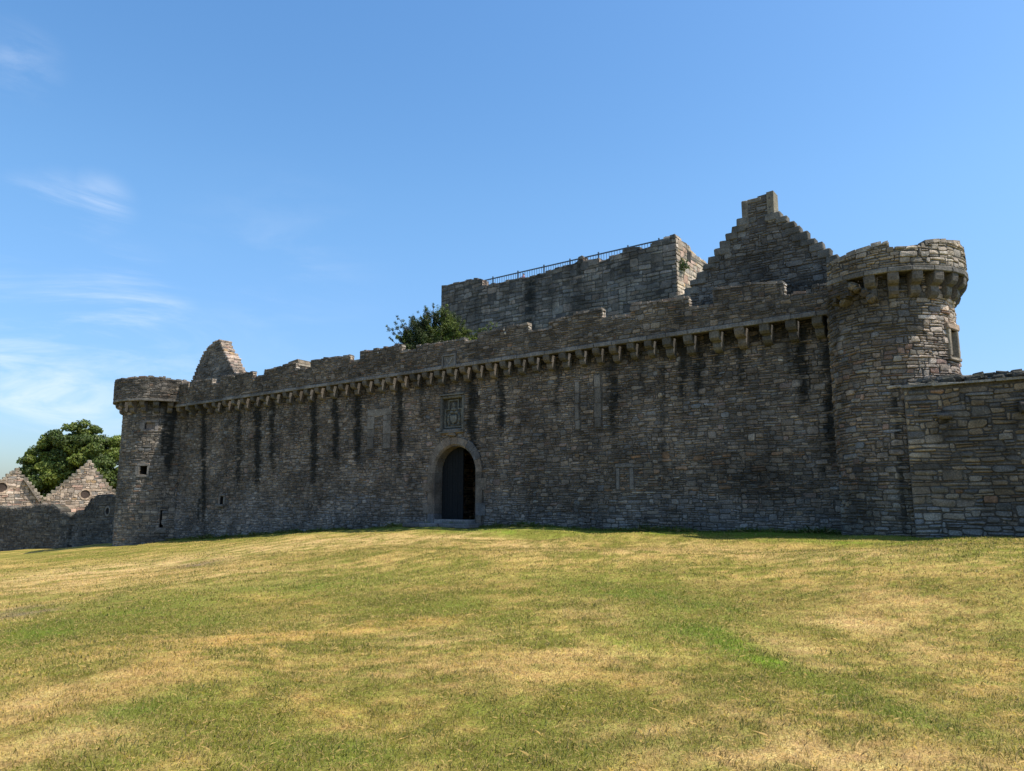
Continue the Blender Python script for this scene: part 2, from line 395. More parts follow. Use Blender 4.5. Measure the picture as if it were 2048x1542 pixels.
_w = np.linalg.solve(_A, np.concatenate([CP[:, 2], [0, 0, 0]]))
def gz(x, y):
    x = np.asarray(x, float); y = np.asarray(y, float); sh = x.shape; X = x.ravel(); Y = y.ravel(); o = np.zeros(len(X))
    R = np.hypot(X, Y - 30); k = np.minimum(1, 150 / np.maximum(R, 1)); Xc = X * k; Yc = 30 + (Y - 30) * k
    for i in range(0, len(X), 20000):
        a = Xc[i:i + 20000]; b = Yc[i:i + 20000]
        o[i:i + 20000] = _tps((a[:, None] - CP[None, :, 0]) ** 2 + (b[:, None] - CP[None, :, 1]) ** 2) @ _w[:_n] + _w[_n] + _w[_n + 1] * a + _w[_n + 2] * b
    near = np.exp(-((R / 60) ** 2))
    o += near * ((fbm(X * .27, Y * .27, 21, 3) - .5) * .40 + (fbm(X * 1.6, Y * 1.6, 25, 3) - .5) * .06)
    return o.reshape(sh)
def ground_hit(px, py):
    r = ray(px, py)
    if r[2] >= -1: return None
    t = (0.1 - EZ) / r[2]
    for _ in range(25):
        z = float(gz(r[0] * t, r[1] * t)); t = .5 * t + .5 * (z - EZ) / r[2]
        if t * r[1] > 60: t = 60 / r[1]
    return (r[0] * t, r[1] * t)

# turf: where it is parched, straw-pale, orange-dry, green or bare (centre, half axes in photo pixels turned into metres)
STRAW, ORNG, GREEN, LUSH, BARE, DEEP = (.54, .37, .15), (.52, .315, .09), (.125, .165, .022), (.15, .24, .016), (.15, .115, .09), (.075, .10, .02)
BLOBS = []
def blob(px, py, ax, ay, ang, col, wt):
    a = ground_hit(px, py)
    ca, sa_ = math.cos(math.radians(ang)), math.sin(math.radians(ang))
    p1 = ground_hit(px + ax * ca, min(1535, max(1075, py + ax * sa_))); p2 = ground_hit(px - ay * sa_, min(1535, max(1072, py + ay * ca)))
    u = np.array(p1) - a; v = np.array(p2) - a
    Mx = np.array([[u[0], v[0]], [u[1], v[1]]])
    if abs(np.linalg.det(Mx)) < 1e-4: return
    BLOBS.append((np.array(a), np.linalg.inv(Mx), np.array(col), wt))
for b_ in [(60, 1165, 260, 40, -8, STRAW, .9), (330, 1125, 250, 22, -8, STRAW, .9), (650, 1085, 260, 14, -5, STRAW, 1.0), (900, 1072, 160, 9, 0, STRAW, .8), (480, 1150, 180, 18, -4, STRAW, .6),
           (50, 1225, 55, 9, -8, BARE, 1.0), (390, 1130, 50, 6, -5, BARE, .8), (230, 1190, 60, 12, -20, DEEP, .8), (220, 1235, 200, 25, -12, GREEN, 1.0), (80, 1275, 130, 30, -10, GREEN, .9), (430, 1245, 160, 22, -3, GREEN, .8),
           (620, 1170, 230, 24, -5, GREEN, .9), (760, 1200, 200, 20, 0, GREEN, .7), (560, 1205, 90, 10, 0, ORNG, .7), (960, 1230, 100, 22, 5, GREEN, .8), (700, 1265, 260, 12, -8, ORNG, .75), (330, 1320, 200, 14, -18, ORNG, .8), (860, 1275, 140, 14, 0, STRAW, .7),
           (200, 1370, 160, 22, -14, STRAW, .6), (60, 1420, 120, 40, -10, STRAW, .7), (170, 1470, 130, 40, -5, STRAW, .9), (30, 1520, 110, 30, 0, STRAW, .9), (330, 1400, 150, 25, -15, GREEN, .7), (260, 1425, 90, 20, -10, GREEN, .8),
           (620, 1500, 160, 38, 0, GREEN, .9), (500, 1440, 120, 25, 0, GREEN, .5), (1060, 1440, 90, 35, 10, GREEN, .9), (1110, 1505, 110, 25, 0, GREEN, .8), (900, 1350, 180, 30, 0, STRAW, .45), (720, 1420, 150, 25, 0, ORNG, .4),
           (1250, 1180, 230, 26, 6, GREEN, .9), (1420, 1215, 200, 30, 12, GREEN, .9), (1330, 1255, 180, 22, 12, GREEN, .8), (1310, 1140, 60, 7, 0, DEEP, .6), (1530, 1185, 160, 20, 6, DEEP, .35), (1440, 1275, 170, 22, 22, GREEN, 1), (1580, 1340, 170, 22, 24, LUSH, .9), (1750, 1400, 170, 22, 24, GREEN, 1.0), (1920, 1450, 140, 22, 18, GREEN, .8), (1260, 1290, 110, 14, 14, LUSH, .5),
           (1180, 1320, 130, 26, 0, STRAW, .6), (1300, 1370, 150, 30, 15, ORNG, .5), (1420, 1400, 180, 28, 22, STRAW, .8), (1420, 1490, 260, 40, 10, STRAW, .9), (1640, 1500, 200, 40, 10, STRAW, .8), (1900, 1520, 180, 30, 5, STRAW, .8),
           (1560, 1285, 60, 12, 15, STRAW, 1.0), (1690, 1245, 110, 12, 8, STRAW, .9), (1620, 1320, 60, 12, 15, STRAW, .7), (1800, 1200, 170, 25, 12, STRAW, .5), (1850, 1290, 170, 40, 20, STRAW, .45), (1980, 1330, 100, 30, 15, ORNG, .4), (1960, 1180, 110, 30, 10, GREEN, .5), (2030, 1250, 50, 60, 30, GREEN, .5), (1250, 1100, 170, 8, 0, STRAW, .8), (1450, 1103, 190, 9, 0, STRAW, .8), (1700, 1110, 170, 12, 0, STRAW, .6),
           (1850, 1085, 110, 8, 0, GREEN, .5), (1180, 1225, 60, 18, 5, STRAW, .6), (1050, 1095, 60, 6, 0, STRAW, .9), (1420, 1070, 380, 6, 0, LUSH, .9), (1000, 1062, 220, 4, 0, LUSH, .9), (1650, 1084, 200, 6, 0, LUSH, .8)]:
    blob(*b_)
def turf(x, y):
    x = np.asarray(x, float); y = np.asarray(y, float)
    n1 = fbm(x * .9, y * .9, 31, 4); n2 = fbm(x * 3.1, y * 3.1, 41, 3); n3 = fbm(x * .28, y * .28, 51, 3); n4 = fbm(x * 9, y * 9, 71, 2)
    dry = np.clip((n1 * .35 + n2 * .4 + n3 * .25 - .40) * 4.6 + (n4 - .5) * 2.2 - .12, 0, 1)[..., None]
    base = np.array([.185, .180, .032]) * (1 - dry) + np.array([.44, .305, .095]) * dry
    acc = base.copy(); 
    warpx = (fbm(x * .8, y * .8, 61, 3) - .5) * 1.0; warpy = (fbm(x * .8 + 9, y * .8, 63, 3) - .5) * 1.0
    for c, Mi, col, wt in BLOBS:
        dx = x - c[0]; dy = y - c[1]
        wf = .25 * np.clip(np.hypot(c[0], c[1]) * .1, .5, 2.0)
        a = Mi[0, 0] * (dx + warpx * wf) + Mi[0, 1] * (dy + warpy * wf); b = Mi[1, 0] * (dx + warpx * wf) + Mi[1, 1] * (dy + warpy * wf)
        g = np.exp(-(a * a + b * b) * .9) * wt * .88
        g = np.clip(g * np.clip(.15 + (n2 - .5) * 3.2 + (n4 - .5) * 1.6 + (n1 - .5) * 1.5 + .55, .12, 1.25), 0, .9)[..., None]
        acc = acc * (1 - g) + col * g
    # damp green strip at the foot of the wall
    dW = (x - MAIN.p[0]) * MAIN.n[0] + (y - MAIN.p[1]) * MAIN.n[1]; sW = (x - MAIN.p[0]) * MAIN.u[0] + (y - MAIN.p[1]) * MAIN.u[1]
    w = (np.clip(1 - (dW - .3) / (1.4 + 2.4 * vnoise(sW * .3, sW * 0, 5)), 0, 1) * .85 * (sW > -30) )[..., None]
    acc = acc * (1 - w) + np.array([.10, .17, .02]) * w
    return acc * (.80 + .40 * n2[..., None])

def axis(lo, hi, c, d0, grow):
    pos = [c]; d = d0
    while pos[-1] < hi: pos.append(pos[-1] + d); d *= grow
    neg = [c]; d = d0
    while neg[-1] > lo: neg.append(neg[-1] - d); d *= grow
    return np.array(sorted(set(neg + pos)))
gx = axis(-900, 900, 2, .16, 1.022); gy = axis(-600, 1600, 9, .13, 1.020)
X, Y = np.meshgrid(gx, gy, indexing='ij'); Z = gz(X, Y); TC = turf(X, Y)
me = bpy.data.meshes.new('ground'); nxg, nyg = X.shape
idx = np.arange(nxg * nyg).reshape(nxg, nyg)
fc = np.stack([idx[:-1, :-1], idx[1:, :-1], idx[1:, 1:], idx[:-1, 1:]], -1).reshape(-1, 4)
def fast_mesh(me, V, Fq, cols=None):
    k = Fq.shape[1]; me.vertices.add(len(V)); me.vertices.foreach_set('co', V.astype(np.float32).ravel())
    me.loops.add(Fq.size); me.loops.foreach_set('vertex_index', Fq.astype(np.int32).ravel())
    me.polygons.add(len(Fq)); me.polygons.foreach_set('loop_start', (np.arange(len(Fq)) * k).astype(np.int32)); me.polygons.foreach_set('loop_total', np.full(len(Fq), k, np.int32))
    me.update(calc_edges=True)
    if cols is not None:
        a = me.attributes.new('tint', 'FLOAT_COLOR', 'POINT'); C = np.ones((len(V), 4), np.float32); C[:, :3] = cols; a.data.foreach_set('color', C.ravel())
fast_mesh(me, np.stack([X, Y, Z], -1).reshape(-1, 3), fc, TC.reshape(-1, 3))
me.polygons.foreach_set('use_smooth', [True] * len(me.polygons))
m, nt, b = mat('dry_turf')
at = N(nt, 'ShaderNodeAttribute', attribute_name='tint')
a1 = noise(nt, 38, 5, .7); a2 = noise(nt, 7, 4, .6); a3 = noise(nt, 110, 3, .6)
c = mixc_(nt, 1.0, at.outputs['Color'], ramp(nt, a1.outputs['Fac'], .28, .72, .48, 1.38), 'MULTIPLY')
c = mixc_(nt, 1.0, c, ramp(nt, a2.outputs['Fac'], .3, .7, .8, 1.15), 'MULTIPLY')
hs = N(nt, 'ShaderNodeHueSaturation'); nt.links.new(ramp(nt, a2.outputs['Fac'], .3, .7, .485, .515), hs.inputs['Hue']); nt.links.new(c, hs.inputs['Color'])
nt.links.new(hs.outputs[0], b.inputs['Base Color'])
bp = N(nt, 'ShaderNodeBump'); bp.inputs['Strength'].default_value = .8; bp.inputs['Distance'].default_value = .03; nt.links.new(a1.outputs['Fac'], bp.inputs['Height']); nt.links.new(bp.outputs[0], b.inputs['Normal'])
b.inputs['Roughness'].default_value = 1; b.inputs['Specular IOR Level'].default_value = .05
me.materials.append(m)
go = bpy.data.objects.new('ground', me); COLL.objects.link(go); go['kind'] = 'structure'

# grass blades: one sward, denser near by
def foot(n, rs):
    s = rs.uniform(-25, 19, n); k = vnoise(s * 1.3, s * 0, 8); o = .10 + np.abs(rs.normal(size=n)) * .12 + .05
    x = MAIN.p[0] + s * MAIN.u[0] + o * MAIN.n[0]; y = MAIN.p[1] + s * MAIN.u[1] + o * MAIN.n[1]
    return blades_at(x, y, .04, .20, .006, rs, False, k)
def clumps(rs):
    xs = []; ys = []
    for px, py, r, n in [(q[0], q[1], q[2] * 1.3, q[3] // 3) for q in [(1058, 1425, .22, 900), (988, 1350, .12, 350), (625, 1158, .3, 500), (1100, 1508, .12, 500), (845, 1472, .10, 350), (1525, 1440, .12, 350), (400, 1385, .1, 250), (735, 1302, .16, 300), (1375, 1130, .3, 300), (1000, 1400, .15, 350), (640, 1500, .14, 400), (1880, 1320, .2, 300), (560, 1400, .12, 300), (930, 1365, .1, 250), (1640, 1230, .2, 250), (240, 1500, .14, 350), (1250, 1500, .12, 300), (1760, 1470, .12, 250)]]:
        g = ground_hit(px, py)
        if g is None: continue
        xs.append(g[0] + rs.normal(size=n) * r); ys.append(g[1] + rs.normal(size=n) * r)
    x = np.concatenate(xs); y = np.concatenate(ys)
    V, C, n = blades_at(x, y, .02, .05, .003, rs); C = C * .5 + np.array([.12, .17, .03]) * .5
    return V, C, n
def blades(n, r_lo, r_hi, hmin, hmax, w, rs, azm=44, dead=False):
    r = np.sqrt(rs.rand(n) * (r_hi ** 2 - r_lo ** 2) + r_lo ** 2); az = np.radians((rs.rand(n) * 2 - 1) * azm)
    x = r * np.sin(az); y = r * np.cos(az)
    dW = (x - MAIN.p[0]) * MAIN.n[0] + (y - MAIN.p[1]) * MAIN.n[1]
    keep = dW > .12
    return blades_at(x[keep], y[keep], hmin, hmax, w, rs, dead)
def blades_at(x, y, hmin, hmax, w, rs, dead=False, kk=None):
    n = len(x)
    z = gz(x, y); tcol = turf(x, y)
    thick = fbm(x * 2.3, y * 2.3, 88, 3); tuft = np.clip((fbm(x * 5, y * 5, 99, 2) - .52) * 5, 0, 1)
    straw = rs.rand(n) < np.clip(.34 + .5 * ((tcol[:, 0] - tcol[:, 1])) * 4, .2, .8)
    if dead: straw[:] = True
    h = (hmin + (hmax - hmin) * rs.rand(n) ** 1.6) * (.55 + .8 * thick + .5 * tuft)
    if kk is not None: h = h * (.4 + 1.2 * kk)
    lean = np.where(straw, rs.uniform(.5, 2.2, n), rs.uniform(.2, 1.3, n)); la = rs.rand(n) * 6.283
    lx = np.cos(la) * lean * h; ly = np.sin(la) * lean * h; hz = h / np.sqrt(1 + lean ** 2) * 1.1
    fa = rs.rand(n) * 6.283; ww = w * rs.uniform(.6, 1.3, n)
    bx = np.cos(fa) * ww; by = np.sin(fa) * ww
    B0 = np.stack([x - bx, y - by, z - .005], -1); B1 = np.stack([x + bx, y + by, z - .005], -1)
    M1 = np.stack([x + bx * .7 + lx * .4, y + by * .7 + ly * .4, z + hz * .68], -1); M0 = np.stack([x - bx * .7 + lx * .4, y - by * .7 + ly * .4, z + hz * .68], -1)
    T = np.stack([x + lx, y + ly, z + hz], -1)
    V = np.stack([B0, B1, M1, T, M0], 1).reshape(-1, 3)
    col = tcol * rs.uniform(.70, 1.35, (n, 1))
    pale = np.array([.68, .48, .20]) * rs.uniform(.6, 1.15, (n, 1)); col = np.where(straw[:, None], col * .45 + pale * .55, col * np.array([1.0, 1.03, .72]))
    C = np.repeat(col, 5, axis=0)
    return V, C, n
rs = np.random.RandomState(5)
parts = [blades(150000, 4.0, 8.0, .014, .034, .0022, rs), blades(150000, 8.0, 14, .018, .040, .0034, rs), blades(130000, 14, 26, .022, .045, .0065, rs), blades(60000, 26, 52, .03, .055, .012, rs, 40), blades(9000, 4.0, 14, .025, .055, .0020, rs, 44, True), foot(26000, rs), clumps(rs)]
V = np.concatenate([p[0] for p in parts]); C = np.concatenate([p[1] for p in parts]); nb = sum(p[2] for p in parts)
gm = bpy.data.meshes.new('grass'); fast_mesh(gm, V, np.arange(nb * 5).reshape(nb, 5), C)
m, nt, b = mat('grass_blade'); at = N(nt, 'ShaderNodeAttribute', attribute_name='tint'); nt.links.new(at.outputs['Color'], b.inputs['Base Color'])
b.inputs['Roughness'].default_value = .6
up = N(nt, 'ShaderNodeCombineXYZ'); up.inputs[2].default_value = 1.0; gn = N(nt, 'ShaderNodeNewGeometry'); vm = N(nt, 'ShaderNodeMix', data_type='VECTOR'); vm.inputs[0].default_value = .7
nt.links.new(gn.outputs['Normal'], vm.inputs[4]); nt.links.new(up.outputs[0], vm.inputs[5]); nt.links.new(vm.outputs[1], b.inputs['Normal'])
tr = N(nt, 'ShaderNodeBsdfTranslucent'); nt.links.new(at.outputs['Color'], tr.inputs[0]); mx_ = N(nt, 'ShaderNodeMixShader'); mx_.inputs[0].default_value = .35
nt.links.new(b.outputs[0], mx_.inputs[1]); nt.links.new(tr.outputs[0], mx_.inputs[2]); nt.links.new(mx_.outputs[0], [n for n in nt.nodes if n.type == 'OUTPUT_MATERIAL'][0].inputs[0])
gm.materials.append(m); gr = bpy.data.objects.new('grass', gm); COLL.objects.link(gr); gr['kind'] = 'stuff'
tag(gr, 'short parched lawn grass, straw and green, growing over the slope', 'grass')

# ------------------------------------------------------------------ curtain wall
H = MAIN.hit
def sx(px, py, off=0): return H(px, py, off)[0]
STREAKS = []
for px, y0, y1, w, a in [(350, 840, 985, 15, .85), (408, 830, 1040, 9, .95), (478, 822, 965, 11, .85), (516, 812, 960, 13, 1.1), (545, 812, 935, 12, .9), (585, 805, 880, 7, .4), (628, 800, 955, 13, 1.1), (672, 795, 915, 12, 1.1), (716, 785, 912, 14, 1.1),
                         (800, 775, 925, 11, 1.0), (845, 770, 860, 11, .7), (945, 755, 905, 17, 1.15), (1003, 745, 870, 13, 1.0), (1115, 735, 855, 12, .75), (1228, 715, 868, 15, .95), (1326, 700, 935, 15, .6), (1365, 700, 790, 18, .9), (1398, 695, 790, 16, .9),
                         (1432, 690, 760, 16, .7), (1480, 685, 765, 16, .9), (1530, 680, 740, 14, .6), (1605, 670, 800, 20, 1.15), (1662, 660, 880, 22, 1.25), (1650, 880, 960, 16, .7), (1590, 720, 760, 14, .8), (345, 985, 1030, 8, .5), (398, 1000, 1040, 6, .8)]:
    sa, za = H(px, y0); sb, zb = H(px, y1 + .22 * (y1 - y0)); wl = abs(sx(px + w / 2, y0) - sx(px - w / 2, y0))
    STREAKS.append((sa, sb, za, zb, max(.1, wl * .62), a))
PATCH = [(*H(1500, 950), 3.0, .9, .50), (*H(1150, 900), 1.6, 1.1, .35), (*H(1600, 980), 1.6, .9, .45), (*H(1650, 1030), 1.5, .5, .45), (*H(1090, 870), .8, .7, .3), (*H(1230, 930), .6, .7, .35)]
_rr = random.Random(99)
for k in range(46):
    sa = _rr.uniform(-25, 17.3); STREAKS.append((sa, sa + _rr.uniform(-.05, .08), 7.4, 7.4 - _rr.uniform(.6, 3.0), _rr.uniform(.06, .16), _rr.uniform(.35, .75)))
def stain_shade_main(s, z):
    v = 0
    for sa, sb, za, zb, w, a in STREAKS:
        if abs(s - sa) > 3 * w + .9: continue
        t = (za - z) / (za - zb); sc = sa + (sb - sa) * t + .05 * math.sin(z * 3 + sa)
        e = min(1, max(0, (t + .12) / .1)) * min(1, max(0, (1.12 - t) / .42))
        ww = w * (1.15 - .3 * max(0, t) + .25 * math.sin(z * 5 + sa * 7))
        v = max(v, a * e * math.exp(-((s - sc) / ww) ** 2 * 1.1))
    u = max(0, min(1, (z - 6.7) / 1.0)); v = max(v, .80 * u)  # top band: soot, plus the corbel gaps' shade put into the stain
    for ps, pz, rs_, rz, a in PATCH: v = max(v, a * math.exp(-((s - ps) / rs_) ** 2 - ((z - pz) / rz) ** 2))
    if s > 10: v = max(v, .35 * min(1, (s - 10) / 6) * max(0, min(1, (z - 4.2) / 2)))
    return v
def pal_main(s, z):
    if z < 1.5 + .5 * math.sin(s * .7): return [(4, (.185, .168, .155)), (3, (.21, .186, .165)), (2, (.16, .152, .148)), (1, (.235, .20, .17)), (.5, (.13, .122, .115))]
    if 8 < s < 16 and 1.8 < z < 3.4: return [(3, (.20, .165, .13)), (3, (.155, .13, .105)), (1, (.25, .16, .10)), (1, (.24, .21, .17)), (1, (.12, .105, .09))]
    return PAL_MAIN
DOOR = (-1.28, 1.28, .3, 4.17)
DCX, DSP, DR = 0.0, 2.90, 1.28
PLQ = (-.80, .46, 5.02, 6.50)
GUN = (-19.62, -19.27, 1.36, 1.86)
HOLES = [(-1.28, 1.28, .3, 2.9)] + [(-math.sqrt(1.28 ** 2 - (k * .13) ** 2), math.sqrt(1.28 ** 2 - (k * .13) ** 2), 2.9 + k * .13, min(4.17, 2.9 + (k + 1) * .13)) for k in range(10)] + [PLQ, GUN]
BW = [(-6.20, -5.62, 4.25, 6.0), (-4.98, -4.36, 4.25, 6.0), (-6.20, -4.36, 6.0, 6.38), (6.75, 7.02, 4.55, 6.62), (7.72, 8.08, 4.6, 6.82), (8.64, 8.86, 2.02, 2.9), (9.30, 9.52, 2.02, 2.9), (8.64, 9.52, 2.9, 3.08)]
def in_main(s, z):
    if abs(s - DCX) < 1.80 and z < DSP: return False
    if math.hypot(s - DCX, z - DSP) < 1.72 and z >= DSP: return False
    if PLQ[0] - .14 < s < PLQ[1] + .14 and PLQ[2] - .14 < z < PLQ[3] + .16: return False
    if GUN[0] - .22 < s < GUN[1] + .22 and GUN[2] - .16 < z < GUN[3] + .14: return False
    for a, b, c, d in BW:
        if a < s < b and c < z < d: return False
    return True
WALL_TOP = 8.55
cw = thing('curtain_wall', 'long dark rubble curtain wall with arched gate, corbelled parapet and black run-off streaks, between the two round towers', 'castle wall', MAIN.pt(-4, 0, .2))
mb = MB()
masonry(mb, MAIN, -25.7, 18.2, -1.3, 8.25, .105, .082, in_main, pal=PAL_MAIN, palf=pal_main, stain=stain_shade_main, seed=3, relief=(.012, .062), warp=.07)
surf(mb, MAIN, np.arange(-25.8, 18.31, .35), np.arange(-2.5, 8.3, .4).tolist() + [WALL_TOP], HOLES, stain=stain_shade_main)
reveal(mb, MAIN, GUN, .5, col=(.02, .02, .02))
# wall head, back and far sides
Pm = MAIN.pt
mb.add([Pm(-25.8, 0, WALL_TOP), Pm(18.3, 0, WALL_TOP), Pm(18.3, -2.0, WALL_TOP), Pm(-25.8, -2.0, WALL_TOP)], [(0, 1, 2, 3)], (.12, .11, .095), 3)
mb.add([Pm(-25.8, -2, -2), Pm(-3.2, -2, -2), Pm(-3.2, -2, WALL_TOP), Pm(-25.8, -2, WALL_TOP)], [(0, 1, 2, 3)], MORT, 1)
mb.add([Pm(2.6, -2, -2), Pm(18.3, -2, -2), Pm(18.3, -2, WALL_TOP), Pm(2.6, -2, WALL_TOP)], [(0, 1, 2, 3)], MORT, 1)
mb.add([Pm(-3.2, -2, 4.8), Pm(2.6, -2, 4.8), Pm(2.6, -2, WALL_TOP), Pm(-3.2, -2, WALL_TOP)], [(0, 1, 2, 3)], MORT, 1)
mb.build('masonry', STM, cw)
# vaulted gate passage behind the door
mb = MB()
a, b_, c0, c1, zf, zt = -3.2, 2.6, -.62, -5.2, .60, 4.8
V8 = [Pm(a, c0, zf), Pm(b_, c0, zf), Pm(b_, c1, zf), Pm(a, c1, zf), Pm(a, c0, zt), Pm(b_, c0, zt), Pm(b_, c1, zt), Pm(a, c1, zt)]
mb.add(V8, [(0, 1, 2, 3), (4, 7, 6, 5), (1, 5, 6, 2), (3, 2, 6, 7), (0, 3, 7, 4)], (.05, .046, .04), 1)
for sa, sb, za, zb in [(a, -1.28, zf, zt), (1.28, b_, zf, zt), (-1.28, 1.28, 4.17, zt)]:
    mb.add([Pm(sa, c0, za), Pm(sb, c0, za), Pm(sb, c0, zb), Pm(sa, c0, zb)], [(0, 1, 2, 3)], (.05, .046, .04), 1)
class PB:
    def pt(self, s, off, z): return Pm(s, c1 + off, z)
masonry(mb, PB(), a, b_, zf, zt, .16, .12, pal=PAL_WARM, seed=17, off=.004)  # paler stones here stand in for light missing from the passage
class PL_:
    def pt(self, s, off, z): return Pm(a + off, s, z)
masonry(mb, PL_(), c1, c0, zf, zt, .16, .12, pal=PAL_WARM, seed=18, off=.004)
mb.build('gate_passage', STM, cw)

# gate surround: voussoirs, jamb blocks
mb = MB()
def dcol(): k = rnd.uniform(.72, 1.08); t = rnd.random(); c = (.150, .128, .106) if t < .5 else (.118, .118, .120) if t < .85 else (.17, .138, .11); return tuple(x * k for x in c)
def arcblock(mb, a0, a1, r0_, r1_, o0, o1, col, n=3, chamf=.09, mi=2):
    g = .006 / r0_; a0 += g; a1 -= g
    prof = [(r0_, o0), (r0_, o1 - chamf), (r0_ + chamf, o1), (r1_, o1), (r1_, o0)]
    vs = []
    for k in range(n + 1):
        t = a0 + (a1 - a0) * k / n
        for r, o in prof: vs.append(MAIN.pt(DCX + r * math.cos(t), o, DSP + r * math.sin(t)))
    m_ = len(prof); fs = []
    for k in range(n):
        for q in range(m_): fs.append((k * m_ + q, k * m_ + (q + 1) % m_, (k + 1) * m_ + (q + 1) % m_, (k + 1) * m_ + q))
    fs += [tuple(range(m_)), tuple(range(n * m_ + m_ - 1, n * m_ - 1, -1))]
    mb.add(vs, fs, col, mi)
angs = [0]
while angs[-1] < math.pi - .2: angs.append(angs[-1] + rnd.uniform(.24, .42))
angs = [x * math.pi / angs[-1] for x in angs]
for q in range(len(angs) - 1): arcblock(mb, angs[q], angs[q + 1], DR, 1.71 + rnd.uniform(-.03, .06), -.60, .055 + rnd.uniform(0, .015), dcol())
for side in (-1, 1):
    z = .50; k = 0
    while z < DSP - .02:
        h = min(rnd.uniform(.38, .62), DSP - z)
        if DSP - z - h < .2: h = DSP - z
        w = (1.95 if k % 2 else 1.70) + rnd.uniform(-.04, .08)
        col = dcol(); o1 = .055 + rnd.uniform(0, .015); ch = .09
        prof = [(DR, -.60), (DR, o1 - ch), (DR + ch, o1), (w, o1), (w, -.05), ]
        vs = [MAIN.pt(DCX + side * r, o, z + .005) for r, o in prof] + [MAIN.pt(DCX + side * r, o, z + h - .005) for r, o in prof]
        m_ = 5; fs = [(q, (q + 1) % m_, (q + 1) % m_ + m_, q + m_) for q in range(m_)] + [tuple(range(m_)), tuple(range(2 * m_ - 1, m_ - 1, -1))]
        mb.add(vs, fs, col, 2); z += h; k += 1
gs_ = mb.build('gate_surround', STM, cw)
# dark joint backing behind the jambs is the wall sheet itself; threshold and leaf
M_DOOR = plain('dark_painted_planks', (.016, .018, .020), 1.0, var=.25, sc=20); M_DOOR.node_tree.nodes['Principled BSDF'].inputs['Specular IOR Level'].default_value = 0
M_IRON = plain('black_iron', (.012, .012, .013), .5, .6)
def leaf(mb, fr_pt, w, n, arcx, flip=1):
    for k in range(n):
        a = k * w / n + .006; b = (k + 1) * w / n - .006
        za = DSP + math.sqrt(max(.0, DR ** 2 - (arcx(a)) ** 2)); zb = DSP + math.sqrt(max(.0, DR ** 2 - (arcx(b)) ** 2))
        d = .06 + (.006 if k % 2 else 0)
        mb.hexa([fr_pt(a, 0, .70), fr_pt(b, 0, .70), fr_pt(b, d, .70), fr_pt(a, d, .70), fr_pt(a, 0, za - .03), fr_pt(b, 0, zb - .03), fr_pt(b, d, zb - .03), fr_pt(a, d, za - .03)], (.03, .035, .04), 0)
mb = MB(); leaf(mb, lambda t, d, z: Pm(-1.24 + t, -.56 + d, z), 1.36, 8, lambda t: -1.24 + t)
lf1 = mb.build('door_leaf', M_DOOR, cw); lf1['label'] = 'closed left leaf of the gate, dark painted planks'
mb = MB(); leaf(mb, lambda t, d, z: Pm(1.27 - d, -.66 - t, z), 1.15, 7, lambda t: 1.24 - t)
lf2 = mb.build('door_leaf', M_DOOR, cw); lf2['label'] = 'right leaf of the gate, swung open into the passage'
mb = MB()
for k in range(12):
    t0 = k * math.pi / 6; t1 = t0 + math.pi / 6; cx, cz, R1, R2 = -.02, 1.98, .07, .10
    mb.hexa([Pm(cx + r * math.cos(t), o, cz + r * math.sin(t)) for o in (-.50, -.475) for r, t in ((R1, t0), (R1, t1), (R2, t1), (R2, t0))], (.02,) * 3, 0)
mb.box(MAIN, -.05, .01, -.505, -.48, 2.02, 2.14, (.02,) * 3)
mb.build('handle', M_IRON, lf1)
mb = MB()
mb.stone(MAIN, -1.28, 1.28, -.70, .03, .50, .70, (.17, .16, .15), .01, .03, 2)
mb.build('threshold', STM, cw)

# heraldic panel over the gate
mb = MB()
a, b_, c, d = PLQ
for q in ((a - .13, a, c - .13, d + .14), (b_, b_ + .13, c - .13, d + .14), (a, b_, d, d + .14), (a, b_, c - .13, c)):
    mb.stone(MAIN, *q[:2], -.14, .085, *q[2:], (.115, .113, .10), .006, .05, 2)
mb.box(MAIN, a - .16, b_ + .16, -.05, .16, c - .20, c - .135, (.14, .135, .12), 2, j=.006)
mb.box(MAIN, a - .16, b_ + .16, -.05, .15, d + .145, d + .21, (.14, .135, .12), 2, j=.006)
mb.add([Pm(a, -.13, c), Pm(b_, -.13, c), Pm(b_, -.13, d), Pm(a, -.13, d)], [(0, 1, 2, 3)], (.07, .07, .062), 2)
gc = (.125, .127, .11)
mx = (a + b_) / 2
mb.build('panel_frame', STM, cw)
mb = MB()
# inner border, small arched canopy with crest, shield held by two supporters, scroll below
for q in ((a + .06, a + .13, c + .06, d - .55), (b_ - .13, b_ - .06, c + .06, d - .55), (a + .06, b_ - .06, c + .06, c + .13), (a + .3, a + .36, d - .5, d - .12), (b_ - .36, b_ - .3, d - .5, d - .12), (a + .3, b_ - .3, d - .12, d - .06), (a + .06, a + .36, d - .55, d - .5), (b_ - .36, b_ - .06, d - .55, d - .5)):
    mb.box(MAIN, q[0], q[1], -.14, -.05, q[2], q[3], gc, 2, j=.004)
def lump(cx, cz, rx, rz, dep, col=gc, n=10):
    vs = [Pm(cx + rx * k_ * math.cos(t), -.13 + dep * o_, cz + rz * k_ * math.sin(t)) for k_, o_ in ((1, 0), (.8, .7), (.35, 1)) for t in [6.2832 * q / n for q in range(n)]]
    fs = [(r * n + q, r * n + (q + 1) % n, (r + 1) * n + (q + 1) % n, (r + 1) * n + q) for r in range(2) for q in range(n)] + [tuple(range(2 * n, 3 * n))]
    mb.add(vs, fs, col, 2)
lump(mx, d - .32, .12, .17, .10); lump(mx, d - .52, .20, .09, .09); lump(mx - .14, d - .66, .13, .08, .08); lump(mx + .15, d - .68, .14, .08, .08)
sh = [(-.2, .2), (-.07, .17), (0, .2), (.07, .17), (.2, .2), (.21, 0), (.14, -.16), (0, -.26), (-.14, -.16), (-.21, 0)]
